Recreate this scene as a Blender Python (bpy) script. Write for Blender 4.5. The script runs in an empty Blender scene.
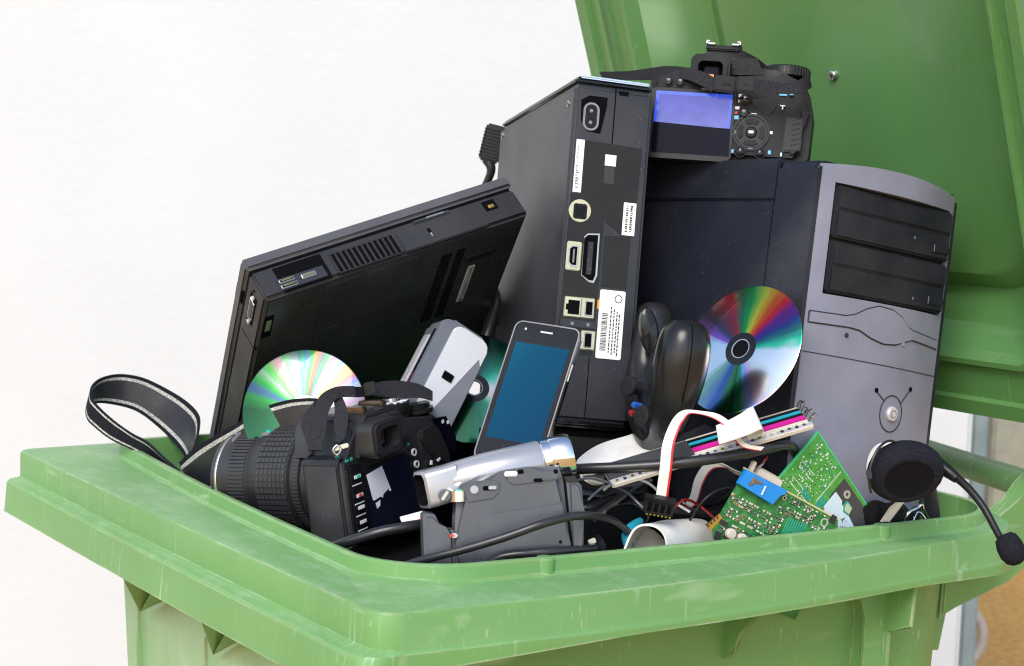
import bpy, bmesh, math, random
from mathutils import Vector, Matrix
random.seed(7)
sc = bpy.context.scene
COL = sc.collection
R_ = math.radians
V = Vector

# ------------------------------------------------------------------ camera
YAW, PIT, ROL, FPX = R_(34.57), R_(-5.41), R_(1.875), 1758.0
CP = V((-.658, -1.120, .336)) * .88
FW = V((math.sin(YAW)*math.cos(PIT), math.cos(YAW)*math.cos(PIT), math.sin(PIT)))
_r = V((math.cos(YAW), -math.sin(YAW), 0)); _u = _r.cross(FW)
RT = _r*math.cos(ROL) + _u*math.sin(ROL)
UP = -_r*math.sin(ROL) + _u*math.cos(ROL)
def P(x, y, d):                       # a point d metres in front of the camera, seen at photo position x, y
    return CP + (FW + RT*((x-512)/FPX) - UP*((y-333)/FPX))*d
def PZ(x, y, z):
    d = FW + RT*((x-512)/FPX) - UP*((y-333)/FPX)
    return CP + d*((z-CP.z)/d.z)
def PN(x, y, p0, n):
    d = FW + RT*((x-512)/FPX) - UP*((y-333)/FPX)
    return CP + d*((V(p0)-CP).dot(n)/d.dot(n))

# ------------------------------------------------------------------ materials
def nt_of(name):
    m = bpy.data.materials.new(name); m.use_nodes = True
    nt = m.node_tree
    return m, nt, nt.nodes['Principled BSDF']
def N(nt, t, **kw):
    n = nt.nodes.new(t)
    for k, v in kw.items(): setattr(n, k, v)
    return n
def ramp(nt, fac, stops, interp='LINEAR'):
    r = N(nt, 'ShaderNodeValToRGB'); r.color_ramp.interpolation = interp
    el = r.color_ramp.elements
    while len(el) < len(stops): el.new(.5)
    for e, (p, c) in zip(el, stops):
        e.position = p; e.color = (*c, 1) if len(c) == 3 else c
    nt.links.new(fac, r.inputs[0]); return r.outputs[0]
def mixc(nt, fac, a, b):
    m = N(nt, 'ShaderNodeMix', data_type='RGBA')
    L = nt.links.new
    L(fac, m.inputs[0]) if not isinstance(fac, float) else setattr(m.inputs[0], 'default_value', fac)
    for s, v in ((6, a), (7, b)):
        if isinstance(v, (tuple, list)): m.inputs[s].default_value = (*v, 1)
        else: L(v, m.inputs[s])
    return m.outputs[2]
def noise(nt, scale, detail=3, vec=None, rough=.55, stretch=None):
    n = N(nt, 'ShaderNodeTexNoise'); n.inputs['Scale'].default_value = scale
    n.inputs['Detail'].default_value = detail; n.inputs['Roughness'].default_value = rough
    tc = N(nt, 'ShaderNodeTexCoord'); src = vec or tc.outputs['Object']
    if stretch:
        mp = N(nt, 'ShaderNodeMapping'); mp.inputs['Scale'].default_value = stretch[:3]
        if len(stretch) > 3: mp.inputs['Rotation'].default_value = stretch[3:6]
        nt.links.new(src, mp.inputs[0]); src = mp.outputs[0]
    nt.links.new(src, n.inputs['Vector']); return n.outputs['Fac']
def mat(name, col, rough=.5, metal=0., spec=.5, var=.12, bump=.0, bscale=900., dust=.0, coat=0., vscale=18., emit=None, es=1.):
    m, nt, b = nt_of(name); L = nt.links.new
    f = noise(nt, vscale, 4)
    lo = tuple(c*(1-var) for c in col); hi = tuple(min(1, c*(1+var)) for c in col)
    c = ramp(nt, f, [(.3, lo), (.7, hi)])
    if dust:
        vo = N(nt, 'ShaderNodeTexVoronoi'); vo.inputs['Scale'].default_value = 260
        tc = N(nt, 'ShaderNodeTexCoord'); L(tc.outputs['Object'], vo.inputs['Vector'])
        sp = ramp(nt, vo.outputs['Distance'], [(.04, (dust,)*3), (.16, (0, 0, 0))])
        gate = ramp(nt, noise(nt, 60, 2), [(.52, (0, 0, 0)), (.62, (1, 1, 1))])
        mm = N(nt, 'ShaderNodeMath', operation='MULTIPLY'); L(sp, mm.inputs[0]); L(gate, mm.inputs[1])
        film = ramp(nt, noise(nt, 9, 5), [(.45, (0, 0, 0)), (.8, (dust*.22,)*3)])
        ad = N(nt, 'ShaderNodeMath', operation='MAXIMUM'); L(mm.outputs[0], ad.inputs[0]); L(film, ad.inputs[1])
        c = mixc(nt, ad.outputs[0], c, (.42, .41, .39))
    L(c, b.inputs['Base Color'])
    rr = ramp(nt, noise(nt, vscale*1.7, 5), [(.3, (max(.02, rough*.82),)*3), (.7, (min(1, rough*1.18),)*3)])
    L(rr, b.inputs['Roughness'])
    b.inputs['Metallic'].default_value = metal; b.inputs['Specular IOR Level'].default_value = spec
    b.inputs['Coat Weight'].default_value = coat; b.inputs['Coat Roughness'].default_value = .06
    if emit: b.inputs['Emission Color'].default_value = (*emit, 1); b.inputs['Emission Strength'].default_value = es
    if bump:
        bp = N(nt, 'ShaderNodeBump'); bp.inputs['Strength'].default_value = bump; bp.inputs['Distance'].default_value = .0006
        L(noise(nt, bscale, 2), bp.inputs['Height']); L(bp.outputs[0], b.inputs['Normal'])
    return m

def mat_green(name, base, streak, pale_front=False, gloss=.45, rg=(.36, .52)):
    m, nt, b = nt_of(name); L = nt.links.new
    c = ramp(nt, noise(nt, 5, 5), [(.3, tuple(x*.9 for x in base)), (.7, tuple(x*1.1 for x in base))])
    # scuffs: thin pale lines in a few directions, patchy
    acc = None
    for st in ((300, 6, 60, 0, 0, .3), (8, 260, 40, .2, .5, 0), (40, 300, 9, .5, 0, .9), (240, 240, 7, 0, 0, 0)):
        s = ramp(nt, noise(nt, 1.0, 2, stretch=st), [(.655, (0, 0, 0)), (.72, (1, 1, 1))])
        g = ramp(nt, noise(nt, 7 + st[0]*.01, 3), [(.46, (0, 0, 0)), (.66, (1, 1, 1))])
        k = N(nt, 'ShaderNodeMath', operation='MULTIPLY'); L(s, k.inputs[0]); L(g, k.inputs[1])
        if acc is None: acc = k.outputs[0]
        else:
            q = N(nt, 'ShaderNodeMath', operation='MAXIMUM'); L(acc, q.inputs[0]); L(k.outputs[0], q.inputs[1]); acc = q.outputs[0]
    k = N(nt, 'ShaderNodeMath', operation='MULTIPLY'); L(acc, k.inputs[0]); k.inputs[1].default_value = streak
    c = mixc(nt, k.outputs[0], c, (.50, .60, .42))
    if pale_front:                      # paler, streaked colour towards the front of the body
        tc = N(nt, 'ShaderNodeTexCoord'); sx_ = N(nt, 'ShaderNodeSeparateXYZ'); L(tc.outputs['Object'], sx_.inputs[0])
        fm_ = ramp(nt, sx_.outputs[0], [(0, (1, 1, 1)), (1, (0, 0, 0))]); mr = N(nt, 'ShaderNodeMapRange'); L(sx_.outputs[0], mr.inputs[0])
        mr.inputs[1].default_value = -.26; mr.inputs[2].default_value = -.20; mr.inputs[3].default_value = .75; mr.inputs[4].default_value = 0
        stn = ramp(nt, noise(nt, 13, 6, stretch=(1, 1, .10)), [(.3, (.55,)*3), (.62, (1, 1, 1))])
        kk = N(nt, 'ShaderNodeMath', operation='MULTIPLY'); L(mr.outputs[0], kk.inputs[0]); L(stn, kk.inputs[1])
        c = mixc(nt, kk.outputs[0], c, (.42, .64, .40))
    # dusty film lying on faces that look up
    geo = N(nt, 'ShaderNodeNewGeometry'); sp = N(nt, 'ShaderNodeSeparateXYZ'); L(geo.outputs['True Normal'], sp.inputs[0])
    up = ramp(nt, sp.outputs[2], [(.75, (0, 0, 0)), (.95, (1, 1, 1))])
    fl = ramp(nt, noise(nt, 70, 8, stretch=(1, .45, 1), rough=.7), [(.48, (.05,)*3), (.78, (.34,)*3)])
    k2 = N(nt, 'ShaderNodeMath', operation='MULTIPLY'); L(up, k2.inputs[0]); L(fl, k2.inputs[1])
    c = mixc(nt, k2.outputs[0], c, (.52, .60, .46))
    # worn pale convex edges
    bv = N(nt, 'ShaderNodeBevel'); bv.samples = 4; bv.inputs['Radius'].default_value = .0022
    dt = N(nt, 'ShaderNodeVectorMath', operation='DOT_PRODUCT'); L(bv.outputs[0], dt.inputs[0]); L(geo.outputs['True Normal'], dt.inputs[1])
    wr = ramp(nt, dt.outputs['Value'], [(.86, (1, 1, 1)), (.985, (0, 0, 0))])
    gw = ramp(nt, noise(nt, 30, 4), [(.42, (.1*min(1, streak*2),)*3), (.6, (.8*min(1, streak*1.8)**2,)*3)])
    k3 = N(nt, 'ShaderNodeMath', operation='MULTIPLY'); L(wr, k3.inputs[0]); L(gw, k3.inputs[1])
    c = mixc(nt, k3.outputs[0], c, mixc(nt, ramp(nt, noise(nt, 9, 3), [(.5, (0, 0, 0)), (.62, (1, 1, 1))]), (.62, .60, .48), (.40, .27, .15)))
    L(c, b.inputs['Base Color'])
    L(ramp(nt, noise(nt, 12, 5), [(.3, (rg[0],)*3), (.7, (rg[1],)*3)]), b.inputs['Roughness'])
    b.inputs['Specular IOR Level'].default_value = gloss
    bp = N(nt, 'ShaderNodeBump'); bp.inputs['Strength'].default_value = .12; bp.inputs['Distance'].default_value = .0008
    L(noise(nt, 350, 3), bp.inputs['Height']); L(bp.outputs[0], b.inputs['Normal'])
    return m

def mat_disc(name, stops, hue_noise=.03, rough=.18, metal=1.0, gain=1.0):
    """iridescent data side: colour runs round the disc (object x/z), as the grooves split it"""
    m, nt, b = nt_of(name); L = nt.links.new
    tc = N(nt, 'ShaderNodeTexCoord'); sp = N(nt, 'ShaderNodeSeparateXYZ'); L(tc.outputs['Object'], sp.inputs[0])
    at = N(nt, 'ShaderNodeMath', operation='ARCTAN2'); L(sp.outputs[0], at.inputs[0]); L(sp.outputs[2], at.inputs[1])
    k = N(nt, 'ShaderNodeMath', operation='MULTIPLY_ADD'); L(at.outputs[0], k.inputs[0]); k.inputs[1].default_value = 1/(2*math.pi); k.inputs[2].default_value = .5
    n1 = noise(nt, 34, 2); n2 = N(nt, 'ShaderNodeMath', operation='MULTIPLY_ADD'); L(n1, n2.inputs[0]); n2.inputs[1].default_value = hue_noise*2; n2.inputs[2].default_value = -hue_noise
    ad = N(nt, 'ShaderNodeMath', operation='ADD'); L(k.outputs[0], ad.inputs[0]); L(n2.outputs[0], ad.inputs[1])
    # fine radial streaks
    cmb = N(nt, 'ShaderNodeCombineXYZ'); L(k.outputs[0], cmb.inputs[0])
    st = N(nt, 'ShaderNodeTexNoise'); st.inputs['Scale'].default_value = 60; st.inputs['Detail'].default_value = 4; L(cmb.outputs[0], st.inputs['Vector'])
    s2 = N(nt, 'ShaderNodeMath', operation='MULTIPLY_ADD'); L(st.outputs['Fac'], s2.inputs[0]); s2.inputs[1].default_value = hue_noise*2.2; s2.inputs[2].default_value = -hue_noise*1.1
    a2 = N(nt, 'ShaderNodeMath', operation='ADD'); L(ad.outputs[0], a2.inputs[0]); L(s2.outputs[0], a2.inputs[1])
    fr = N(nt, 'ShaderNodeMath', operation='FRACT'); L(a2.outputs[0], fr.inputs[0])
    c = ramp(nt, fr.outputs[0], [(p, tuple(x*gain for x in q)) for p, q in stops])  # fixed rainbow and glare put into the base colour
    L(c, b.inputs['Base Color']); b.inputs['Metallic'].default_value = metal; b.inputs['Roughness'].default_value = rough
    b.inputs['Coat Weight'].default_value = .5; b.inputs['Coat Roughness'].default_value = .03
    return m

def mat_pcb(name, c1, c2, scale):
    m, nt, b = nt_of(name); L = nt.links.new
    br = N(nt, 'ShaderNodeTexBrick'); br.inputs['Scale'].default_value = scale
    br.inputs['Color1'].default_value = (*c1, 1); br.inputs['Color2'].default_value = (*c2, 1)
    br.inputs['Mortar'].default_value = (*[x*1.5 for x in c2], 1); br.inputs['Mortar Size'].default_value = .02
    tc = N(nt, 'ShaderNodeTexCoord'); mp = N(nt, 'ShaderNodeMapping'); mp.inputs['Rotation'].default_value = (R_(90), 0, 0)
    L(tc.outputs['Object'], mp.inputs[0]); L(mp.outputs[0], br.inputs['Vector'])
    t = ramp(nt, noise(nt, 130, 1), [(.46, (0, 0, 0)), (.5, (1, 1, 1))])
    L(mixc(nt, t, br.outputs[0], c1), b.inputs['Base Color']); b.inputs['Roughness'].default_value = .32
    return m

def mat_fabric(name, col, scale=1500, rough=.9):
    m, nt, b = nt_of(name); L = nt.links.new
    f = noise(nt, scale, 2)
    L(ramp(nt, f, [(.35, tuple(x*.45 for x in col)), (.65, tuple(x*1.7 for x in col))]), b.inputs['Base Color'])
    b.inputs['Roughness'].default_value = rough; b.inputs['Specular IOR Level'].default_value = .15
    bp = N(nt, 'ShaderNodeBump'); bp.inputs['Strength'].default_value = .6; bp.inputs['Distance'].default_value = .0008
    L(f, bp.inputs['Height']); L(bp.outputs[0], b.inputs['Normal'])
    return m

G = (.140, .308, .096)
M = {}
M['green'] = mat_green('green_plastic', G, .5)
M['green_body'] = mat_green('pale_front_green_plastic', G, .5, True)
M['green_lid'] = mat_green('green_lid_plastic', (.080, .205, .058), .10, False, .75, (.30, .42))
M['black'] = mat('black_plastic', (.0065, .0065, .0078), .40, spec=.16, dust=.3, bump=.12, bscale=1500)
M['laptop'] = mat('laptop_black_plastic', (.019, .019, .021), .5, spec=.4, dust=.2, bump=.25, bscale=1800)
M['laptoplid'] = mat('charcoal_laptop_lid', (.07, .07, .078), .5, spec=.4, dust=.2, bump=.25, bscale=1800)
M['under'] = mat('laptop_underside', (.034, .035, .038), .28, spec=.5, dust=.2)
M['matte'] = mat('matte_black', (.006, .006, .007), .75, spec=.12)
M['lensrubber'] = mat('ribbed_lens_rubber', (.030, .030, .033), .55, spec=.4, dust=.2)
M['slr'] = mat('camera_black_plastic', (.019, .019, .0205), .38, spec=.45, dust=.35, bump=.2, bscale=1800)
M['blackgloss'] = mat('glossy_black_plastic', (.006, .006, .007), .12, spec=.35, dust=.15)
M['blacksoft'] = mat('soft_black_plastic', (.007, .007, .0078), .36, spec=.28, bump=.15, bscale=2200, dust=.15)
M['padshell'] = mat('controller_shell_plastic', (.009, .009, .0095), .24, spec=.4, dust=.15, bump=.1, bscale=2200)
M['rubber'] = mat('black_rubber', (.012, .012, .0125), .62, spec=.3, bump=.3, bscale=1600)
M['dark'] = mat('dark_opening', (.003, .003, .004), .7, spec=.05)
M['charcoal'] = mat('charcoal_plastic', (.027, .028, .034), .40, spec=.32, vscale=3, dust=.4, bump=.25, bscale=1400)
M['charcoal2'] = mat('dark_label_panel', (.014, .014, .014), .5, spec=.3, bump=.2)
M['navy'] = mat('navy_case_steel', (.011, .0125, .021), .42, spec=.3, dust=.3, bump=.2, bscale=1600)
M['grey_front'] = mat('grey_front_plastic', (.205, .212, .272), .40, bump=.25, bscale=1500, dust=.12)
M['groove'] = mat('dark_groove', (.02, .02, .025), .7)
M['drive'] = mat('drive_black_plastic', (.012, .0135, .019), .42, spec=.28, bump=.15, dust=.25)
M['chrome'] = mat('chrome', (.8, .8, .78), .08, metal=1, var=.04)
M['steel'] = mat('worn_steel', (.55, .54, .5), .3, metal=1)
M['band'] = mat('phone_band', (.22, .21, .21), .3, metal=.8)
M['bronze'] = mat('bronze_metal', (.38, .31, .24), .3, metal=1)
M['gold'] = mat('gold_contacts', (.75, .5, .12), .3, metal=1)
M['silver'] = mat('silver_painted_plastic', (.42, .42, .44), .28, metal=.5, spec=.6, bump=.04, vscale=4)
M['silverlight'] = mat('light_silver_plastic', (.62, .62, .63), .26, metal=.45)
M['gunmetal'] = mat('gunmetal_plastic', (.085, .09, .102), .32, metal=.25, spec=.55, bump=.06, dust=.2)
M['greyplastic'] = mat('grey_plastic', (.2, .205, .22), .4, dust=.15)
M['offwhite'] = mat('off_white_plastic', (.60, .61, .63), .3, var=.04)
M['bluegrey'] = mat('blue_grey_plastic', (.13, .14, .165), .36, dust=.1)
M['midgrey'] = mat('mid_grey_plastic', (.17, .18, .205), .3)
M['white'] = mat('white_plastic', (.78, .78, .77), .35, var=.03)
M['paper'] = mat('white_sticker', (.78, .77, .74), .6, var=.05)
M['label'] = mat('white_screen_reflection', (.88, .87, .9), .3, var=.03)  # for the reflection painted on the long-lens camera screen
M['ink'] = mat('dark_ink', (.03, .03, .03), .6)
M['cream'] = mat('cream_port_plastic', (.50, .50, .34), .4)
M['ribbon'] = mat('grey_ribbon', (.82, .79, .72), .45, var=.08, vscale=60)
M['ribbonback'] = mat('ribbon_inner', (.70, .66, .58), .5)
M['red'] = mat('red_ink', (.62, .02, .03), .45)
M['cable'] = mat('black_cable', (.014, .014, .016), .3, dust=.2)
M['lcdblue_flat'] = mat('lilac_reflection_flat', (.05, .05, .2), .08, coat=.4, emit=(.145, .165, .60), es=.55, var=.04)  # even glow standing in for sky reflected in the glass
M['lcdedge'] = mat('blue_reflection_border', (.02, .05, .4), .08, coat=.4, emit=(.025, .07, .5), es=.55)  # blue edge of the painted screen reflection, glowing too
M['lcddark'] = mat('dark_screen_glass', (.004, .004, .011), .12, spec=.1)
M['slrlcd'] = mat('dark_lcd_glass', (.008, .008, .022), .06, spec=.5, coat=.3)
M['phoneblue'] = None
M['mark'] = mat('pale_icon_print', (.7, .7, .7), .5)
M['bluemark'] = mat('blue_icon_print', (.12, .4, .65), .5)
M['bluedark'] = mat('deep_blue_button', (.015, .09, .4), .2)
M['orangedark'] = mat('amber_button', (.45, .10, .01), .2)
M['reddark'] = mat('deep_red_button', (.25, .01, .01), .2)
M['greenmark'] = mat('green_icon_print', (.03, .5, .36), .5)
M['redmark'] = mat('red_icon_print', (.7, .04, .05), .5)
M['pcb1'] = mat_pcb('green_circuit_board', (.015, .14, .035), (.03, .21, .05), 260)
M['pcb2'] = mat_pcb('bright_green_circuit_board', (.07, .29, .045), (.085, .33, .06), 120)
M['pcbedge'] = mat('board_edge', (.52, .43, .22), .5)
M['greenedge'] = mat('bright_green_edge', (.06, .5, .2), .4)
M['bluevga'] = mat('blue_connector', (.01, .22, .62), .4)
M['cyan'] = mat('cyan_plastic', (.02, .36, .48), .4)
M['magenta'] = mat('magenta_plastic', (.52, .015, .25), .4)
M['foam'] = mat_fabric('black_foam', (.011, .011, .016), 1100)
M['foamdark'] = mat_fabric('inner_black_foam', (.004, .004, .005), 1500)
M['strap'] = mat_fabric('black_webbing', (.010, .010, .014), 1300)
M['strapgrey'] = mat_fabric('worn_black_webbing', (.024, .024, .028), 1500)
M['leather'] = mat('black_strap_leather', (.02, .02, .025), .38, bump=.5, bscale=500, dust=.15)
M['stitch'] = mat_fabric('white_stitching', (.36, .36, .33), 900)
M['ceramic'] = mat('pale_component', (.6, .54, .44), .5)
M['chip'] = mat('black_chip', (.02, .02, .02), .5)
M['solder'] = mat('solder_tin', (.50, .52, .46), .35, metal=.5)
M['trace'] = mat('copper_trace', (.14, .42, .10), .4)
M['tealtrace'] = mat('teal_trace', (.02, .30, .2), .4)
M['orange'] = mat('orange_plastic', (.8, .3, .03), .4)
M['lightblue'] = mat('pale_blue_label', (.55, .66, .74), .5)
M['smoke'] = mat('smoky_grey_plate', (.05, .05, .052), .4)

def mat_phone():
    m, nt, b = nt_of('blue_phone_screen_sheen'); L = nt.links.new
    b.inputs['Base Color'].default_value = (.001, .010, .02, 1)
    b.inputs['Roughness'].default_value = .07
    b.inputs['Specular IOR Level'].default_value = .12
    tc = N(nt, 'ShaderNodeTexCoord'); mp = N(nt, 'ShaderNodeMapping'); mp.inputs['Rotation'].default_value = (0, R_(62), 0); L(tc.outputs['Object'], mp.inputs[0]); sp = N(nt, 'ShaderNodeSeparateXYZ'); L(mp.outputs[0], sp.inputs[0])
    mr = N(nt, 'ShaderNodeMapRange'); L(sp.outputs[2], mr.inputs[0]); mr.inputs[1].default_value = -.075; mr.inputs[2].default_value = .02
    L(ramp(nt, mr.outputs[0], [(0, (.001, .06, .14)), (.45, (.002, .085, .18)), (.62, (.004, .12, .225)), (1, (.012, .17, .28))]), b.inputs['Emission Color'])  # reflection on the phone glass, painted as an emission gradient
    b.inputs['Emission Strength'].default_value = .5
    return m
M['phoneblue'] = mat_phone()
def mat_lcd():  # sky reflected on the camera screen, painted as a lilac glow
    m, nt, b = nt_of('lilac_sky_reflection'); L = nt.links.new
    b.inputs['Base Color'].default_value = (.02, .02, .08, 1); b.inputs['Roughness'].default_value = .1; b.inputs['Specular IOR Level'].default_value = .3
    tc = N(nt, 'ShaderNodeTexCoord'); sp = N(nt, 'ShaderNodeSeparateXYZ'); L(tc.outputs['Object'], sp.inputs[0])
    mr = N(nt, 'ShaderNodeMapRange'); L(sp.outputs[2], mr.inputs[0]); mr.inputs[1].default_value = -.027; mr.inputs[2].default_value = 0
    c = ramp(nt, mr.outputs[0], [(0, (.19, .22, .62)), (.5, (.145, .165, .60)), (1, (.10, .115, .52))])
    sm_ = ramp(nt, noise(nt, 70, 5), [(.35, (.82,)*3), (.65, (1.08,)*3)])
    mx = N(nt, 'ShaderNodeMix', data_type='RGBA', blend_type='MULTIPLY'); mx.inputs[0].default_value = 1; L(c, mx.inputs[6]); L(sm_, mx.inputs[7])
    L(mx.outputs[2], b.inputs['Emission Color']); b.inputs['Emission Strength'].default_value = .52
    return m
M['lcdblue'] = mat_lcd()

# ------------------------------------------------------------------ mesh builder
class MB:
    def __init__(s): s.v = []; s.f = []; s.mi = []; s.mats = []
    def slot(s, m):
        if m not in s.mats: s.mats.append(m)
        return s.mats.index(m)
    def add(s, vs, fs, m, X=None):
        k = s.slot(m); o = len(s.v)
        s.v += [(X @ V(p)) if X is not None else V(p) for p in vs]
        for f in fs: s.f.append([i+o for i in f]); s.mi.append(k)
        return s
    def _bm(s, bm, m, X=None):
        bm.verts.index_update()
        s.add([v.co.copy() for v in bm.verts], [[v.index for v in f.verts] for f in bm.faces], m, X); bm.free(); return s
    def box(s, x0, x1, y0, y1, z0, z1, m, b=0., seg=2, X=None):
        bm = bmesh.new(); bmesh.ops.create_cube(bm, size=1)
        for v in bm.verts:
            v.co = V(((x0+x1)/2 + v.co.x*(x1-x0), (y0+y1)/2 + v.co.y*(y1-y0), (z0+z1)/2 + v.co.z*(z1-z0)))
        if b: bmesh.ops.bevel(bm, geom=bm.edges[:], offset=b, segments=seg, affect='EDGES', clamp_overlap=True)
        return s._bm(bm, m, X)
    def prism(s, poly, h0, h1, m, pl='xz', b=0., seg=2, X=None, sides=False):
        """poly = (u, w) points; extruded from h0 to h1 along the third axis"""
        to = {'xz': lambda u, w, h: (u, h, w), 'xy': lambda u, w, h: (u, w, h), 'yz': lambda u, w, h: (h, u, w)}[pl]
        bm = bmesh.new()
        a = [bm.verts.new(to(u, w, h0)) for u, w in poly]; c = [bm.verts.new(to(u, w, h1)) for u, w in poly]
        n = len(poly); bm.faces.new(a); bm.faces.new(c[::-1])
        for i in range(n): bm.faces.new((a[i], c[i], c[(i+1) % n], a[(i+1) % n]))
        if b:
            es = [e for e in bm.edges if sides or not ((e.verts[0] in a) ^ (e.verts[1] in a))]
            bmesh.ops.bevel(bm, geom=es, offset=b, segments=seg, affect='EDGES', clamp_overlap=True)
        return s._bm(bm, m, X)
    def ring(s, outer, inner, h0, h1, m, pl='xz', X=None):
        to = {'xz': lambda u, w, h: (u, h, w), 'xy': lambda u, w, h: (u, w, h), 'yz': lambda u, w, h: (h, u, w)}[pl]
        n = len(outer); vs = [to(*p, h0) for p in outer] + [to(*p, h0) for p in inner] + [to(*p, h1) for p in outer] + [to(*p, h1) for p in inner]
        fs = []
        for i in range(n):
            j = (i+1) % n
            fs += [(i, j, n+j, n+i), (2*n+i, 3*n+i, 3*n+j, 2*n+j), (i, 2*n+i, 2*n+j, j), (n+i, n+j, 3*n+j, 3*n+i)]
        return s.add(vs, fs, m, X)
    def lathe(s, prof, m, n=32, X=None, axis='y', mats=None):
        """prof = (h, r) along the axis"""
        to = {'y': lambda h, a, r: (r*math.cos(a), h, r*math.sin(a)), 'x': lambda h, a, r: (h, r*math.cos(a), r*math.sin(a)), 'z': lambda h, a, r: (r*math.cos(a), r*math.sin(a), h)}[axis]
        vs = [to(h, 2*math.pi*i/n, max(r, 1e-5)) for h, r in prof for i in range(n)]
        for k in range(len(prof)-1):
            fs = [(k*n+i, k*n+(i+1) % n, (k+1)*n+(i+1) % n, (k+1)*n+i) for i in range(n)]
            if k == 0:
                o = len(s.v); s.add(vs, [], m, X)
            mm = mats[k] if mats else m
            q = s.slot(mm)
            for f in fs: s.f.append([o+i for i in f]); s.mi.append(q)
        return s
    def cyl(s, c, r, h0, h1, m, axis='y', n=20, b=.0004, X=None):
        X2 = Matrix.Translation(V(c))
        if X is not None: X2 = X @ X2
        return s.lathe([(h0, 0), (h0, r-b), (h0+b*(1 if h1 > h0 else -1), r), (h1-b*(1 if h1 > h0 else -1), r), (h1, r-b), (h1, 0)], m, n, X2, axis)
    def tube(s, pts, r, m, n=10, sub=8, X=None, smooth=True):
        pts = [V(p) for p in pts]; rs = r if isinstance(r, (list, tuple)) else [r]*len(pts)
        pp, rr = (catmull(pts, sub, rs) if smooth else (pts, rs))
        vs = []; fr = None
        for i, p in enumerate(pp):
            t = (pp[min(i+1, len(pp)-1)] - pp[max(i-1, 0)]).normalized()
            if fr is None: fr = t.orthogonal().normalized()
            fr = (fr - t*fr.dot(t)).normalized(); q = t.cross(fr)
            vs += [p + (fr*math.cos(2*math.pi*k/n) + q*math.sin(2*math.pi*k/n))*rr[i] for k in range(n)]
        fs = [(i*n+k, i*n+(k+1) % n, (i+1)*n+(k+1) % n, (i+1)*n+k) for i in range(len(pp)-1) for k in range(n)]
        fs += [tuple(range(n))[::-1], tuple((len(pp)-1)*n+k for k in range(n))]
        return s.add(vs, fs, m, X)
    def ribbon(s, pairs, th, cols, m_back, sub=6, X=None):
        """pairs = (edge A, edge B) points; cols = [(fraction, material)] across the width; a real band with thickness"""
        A, _ = catmull([V(a) for a, b in pairs], sub); B, _ = catmull([V(b) for a, b in pairs], sub)
        n = len(A); fr = [0.]; 
        for f, _m in cols: fr.append(f)
        k = len(fr); top = []; bot = []
        for i in range(n):
            w = B[i]-A[i]; t = A[min(i+1, n-1)]+B[min(i+1, n-1)]-A[max(i-1, 0)]-B[max(i-1, 0)]
            nn = t.cross(w).normalized()*th/2
            top += [A[i]+w*f+nn for f in fr]; bot += [A[i]+w*f-nn for f in fr]
        o = len(s.v); s.v += [(X @ p if X is not None else p) for p in top+bot]; nt = n*k
        def F(idx, mm): s.f.append([o+q for q in idx]); s.mi.append(s.slot(mm))
        for i in range(n-1):
            for j in range(k-1):
                a = i*k+j
                F((a, a+1, a+k+1, a+k), cols[j][1])
                F((nt+a, nt+a+k, nt+a+k+1, nt+a+1), m_back[j] if isinstance(m_back, list) else m_back)
            F((i*k, i*k+k, nt+i*k+k, nt+i*k), cols[0][1]); F((i*k+k-1, nt+i*k+k-1, nt+i*k+2*k-1, i*k+2*k-1), cols[-1][1])
        for i in (0, n-1):
            for j in range(k-1): F((i*k+j, nt+i*k+j, nt+i*k+j+1, i*k+j+1), cols[j][1])
        return s
    def loft(s, loops, mats, cap0=False, cap1=False, closed=True, X=None):
        n = len(loops[0]); o = len(s.v); s.v += [(X @ V(p) if X is not None else V(p)) for l in loops for p in l]
        for k in range(len(loops)-1):
            mm = mats[k] if isinstance(mats, list) else mats; q = s.slot(mm)
            for i in range(n if closed else n-1):
                j = (i+1) % n
                s.f.append([o+k*n+i, o+k*n+j, o+(k+1)*n+j, o+(k+1)*n+i]); s.mi.append(q)
        q = s.slot(mats[0] if isinstance(mats, list) else mats)
        if cap0: s.f.append([o+i for i in range(n)]); s.mi.append(q)
        q = s.slot(mats[-1] if isinstance(mats, list) else mats)
        if cap1: s.f.append([o+(len(loops)-1)*n+i for i in range(n)]); s.mi.append(q)
        return s
    def build(s, name, parent=None, ang=38, mw=None):
        me = bpy.data.meshes.new(name)
        me.from_pydata([tuple(p) for p in s.v], [], s.f)
        for m in s.mats: me.materials.append(m)
        me.polygons.foreach_set('material_index', s.mi); me.update()
        bm = bmesh.new(); bm.from_mesh(me)
        bmesh.ops.dissolve_degenerate(bm, dist=1e-7, edges=bm.edges[:])
        bmesh.ops.recalc_face_normals(bm, faces=bm.faces[:])
        for f in bm.faces: f.smooth = True
        bm.to_mesh(me); bm.free(); me.set_sharp_from_angle(angle=R_(ang))
        o = bpy.data.objects.new(name, me); COL.objects.link(o)
        if parent is not None: o.parent = parent
        elif mw is not None: o.matrix_world = mw
        return o

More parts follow.
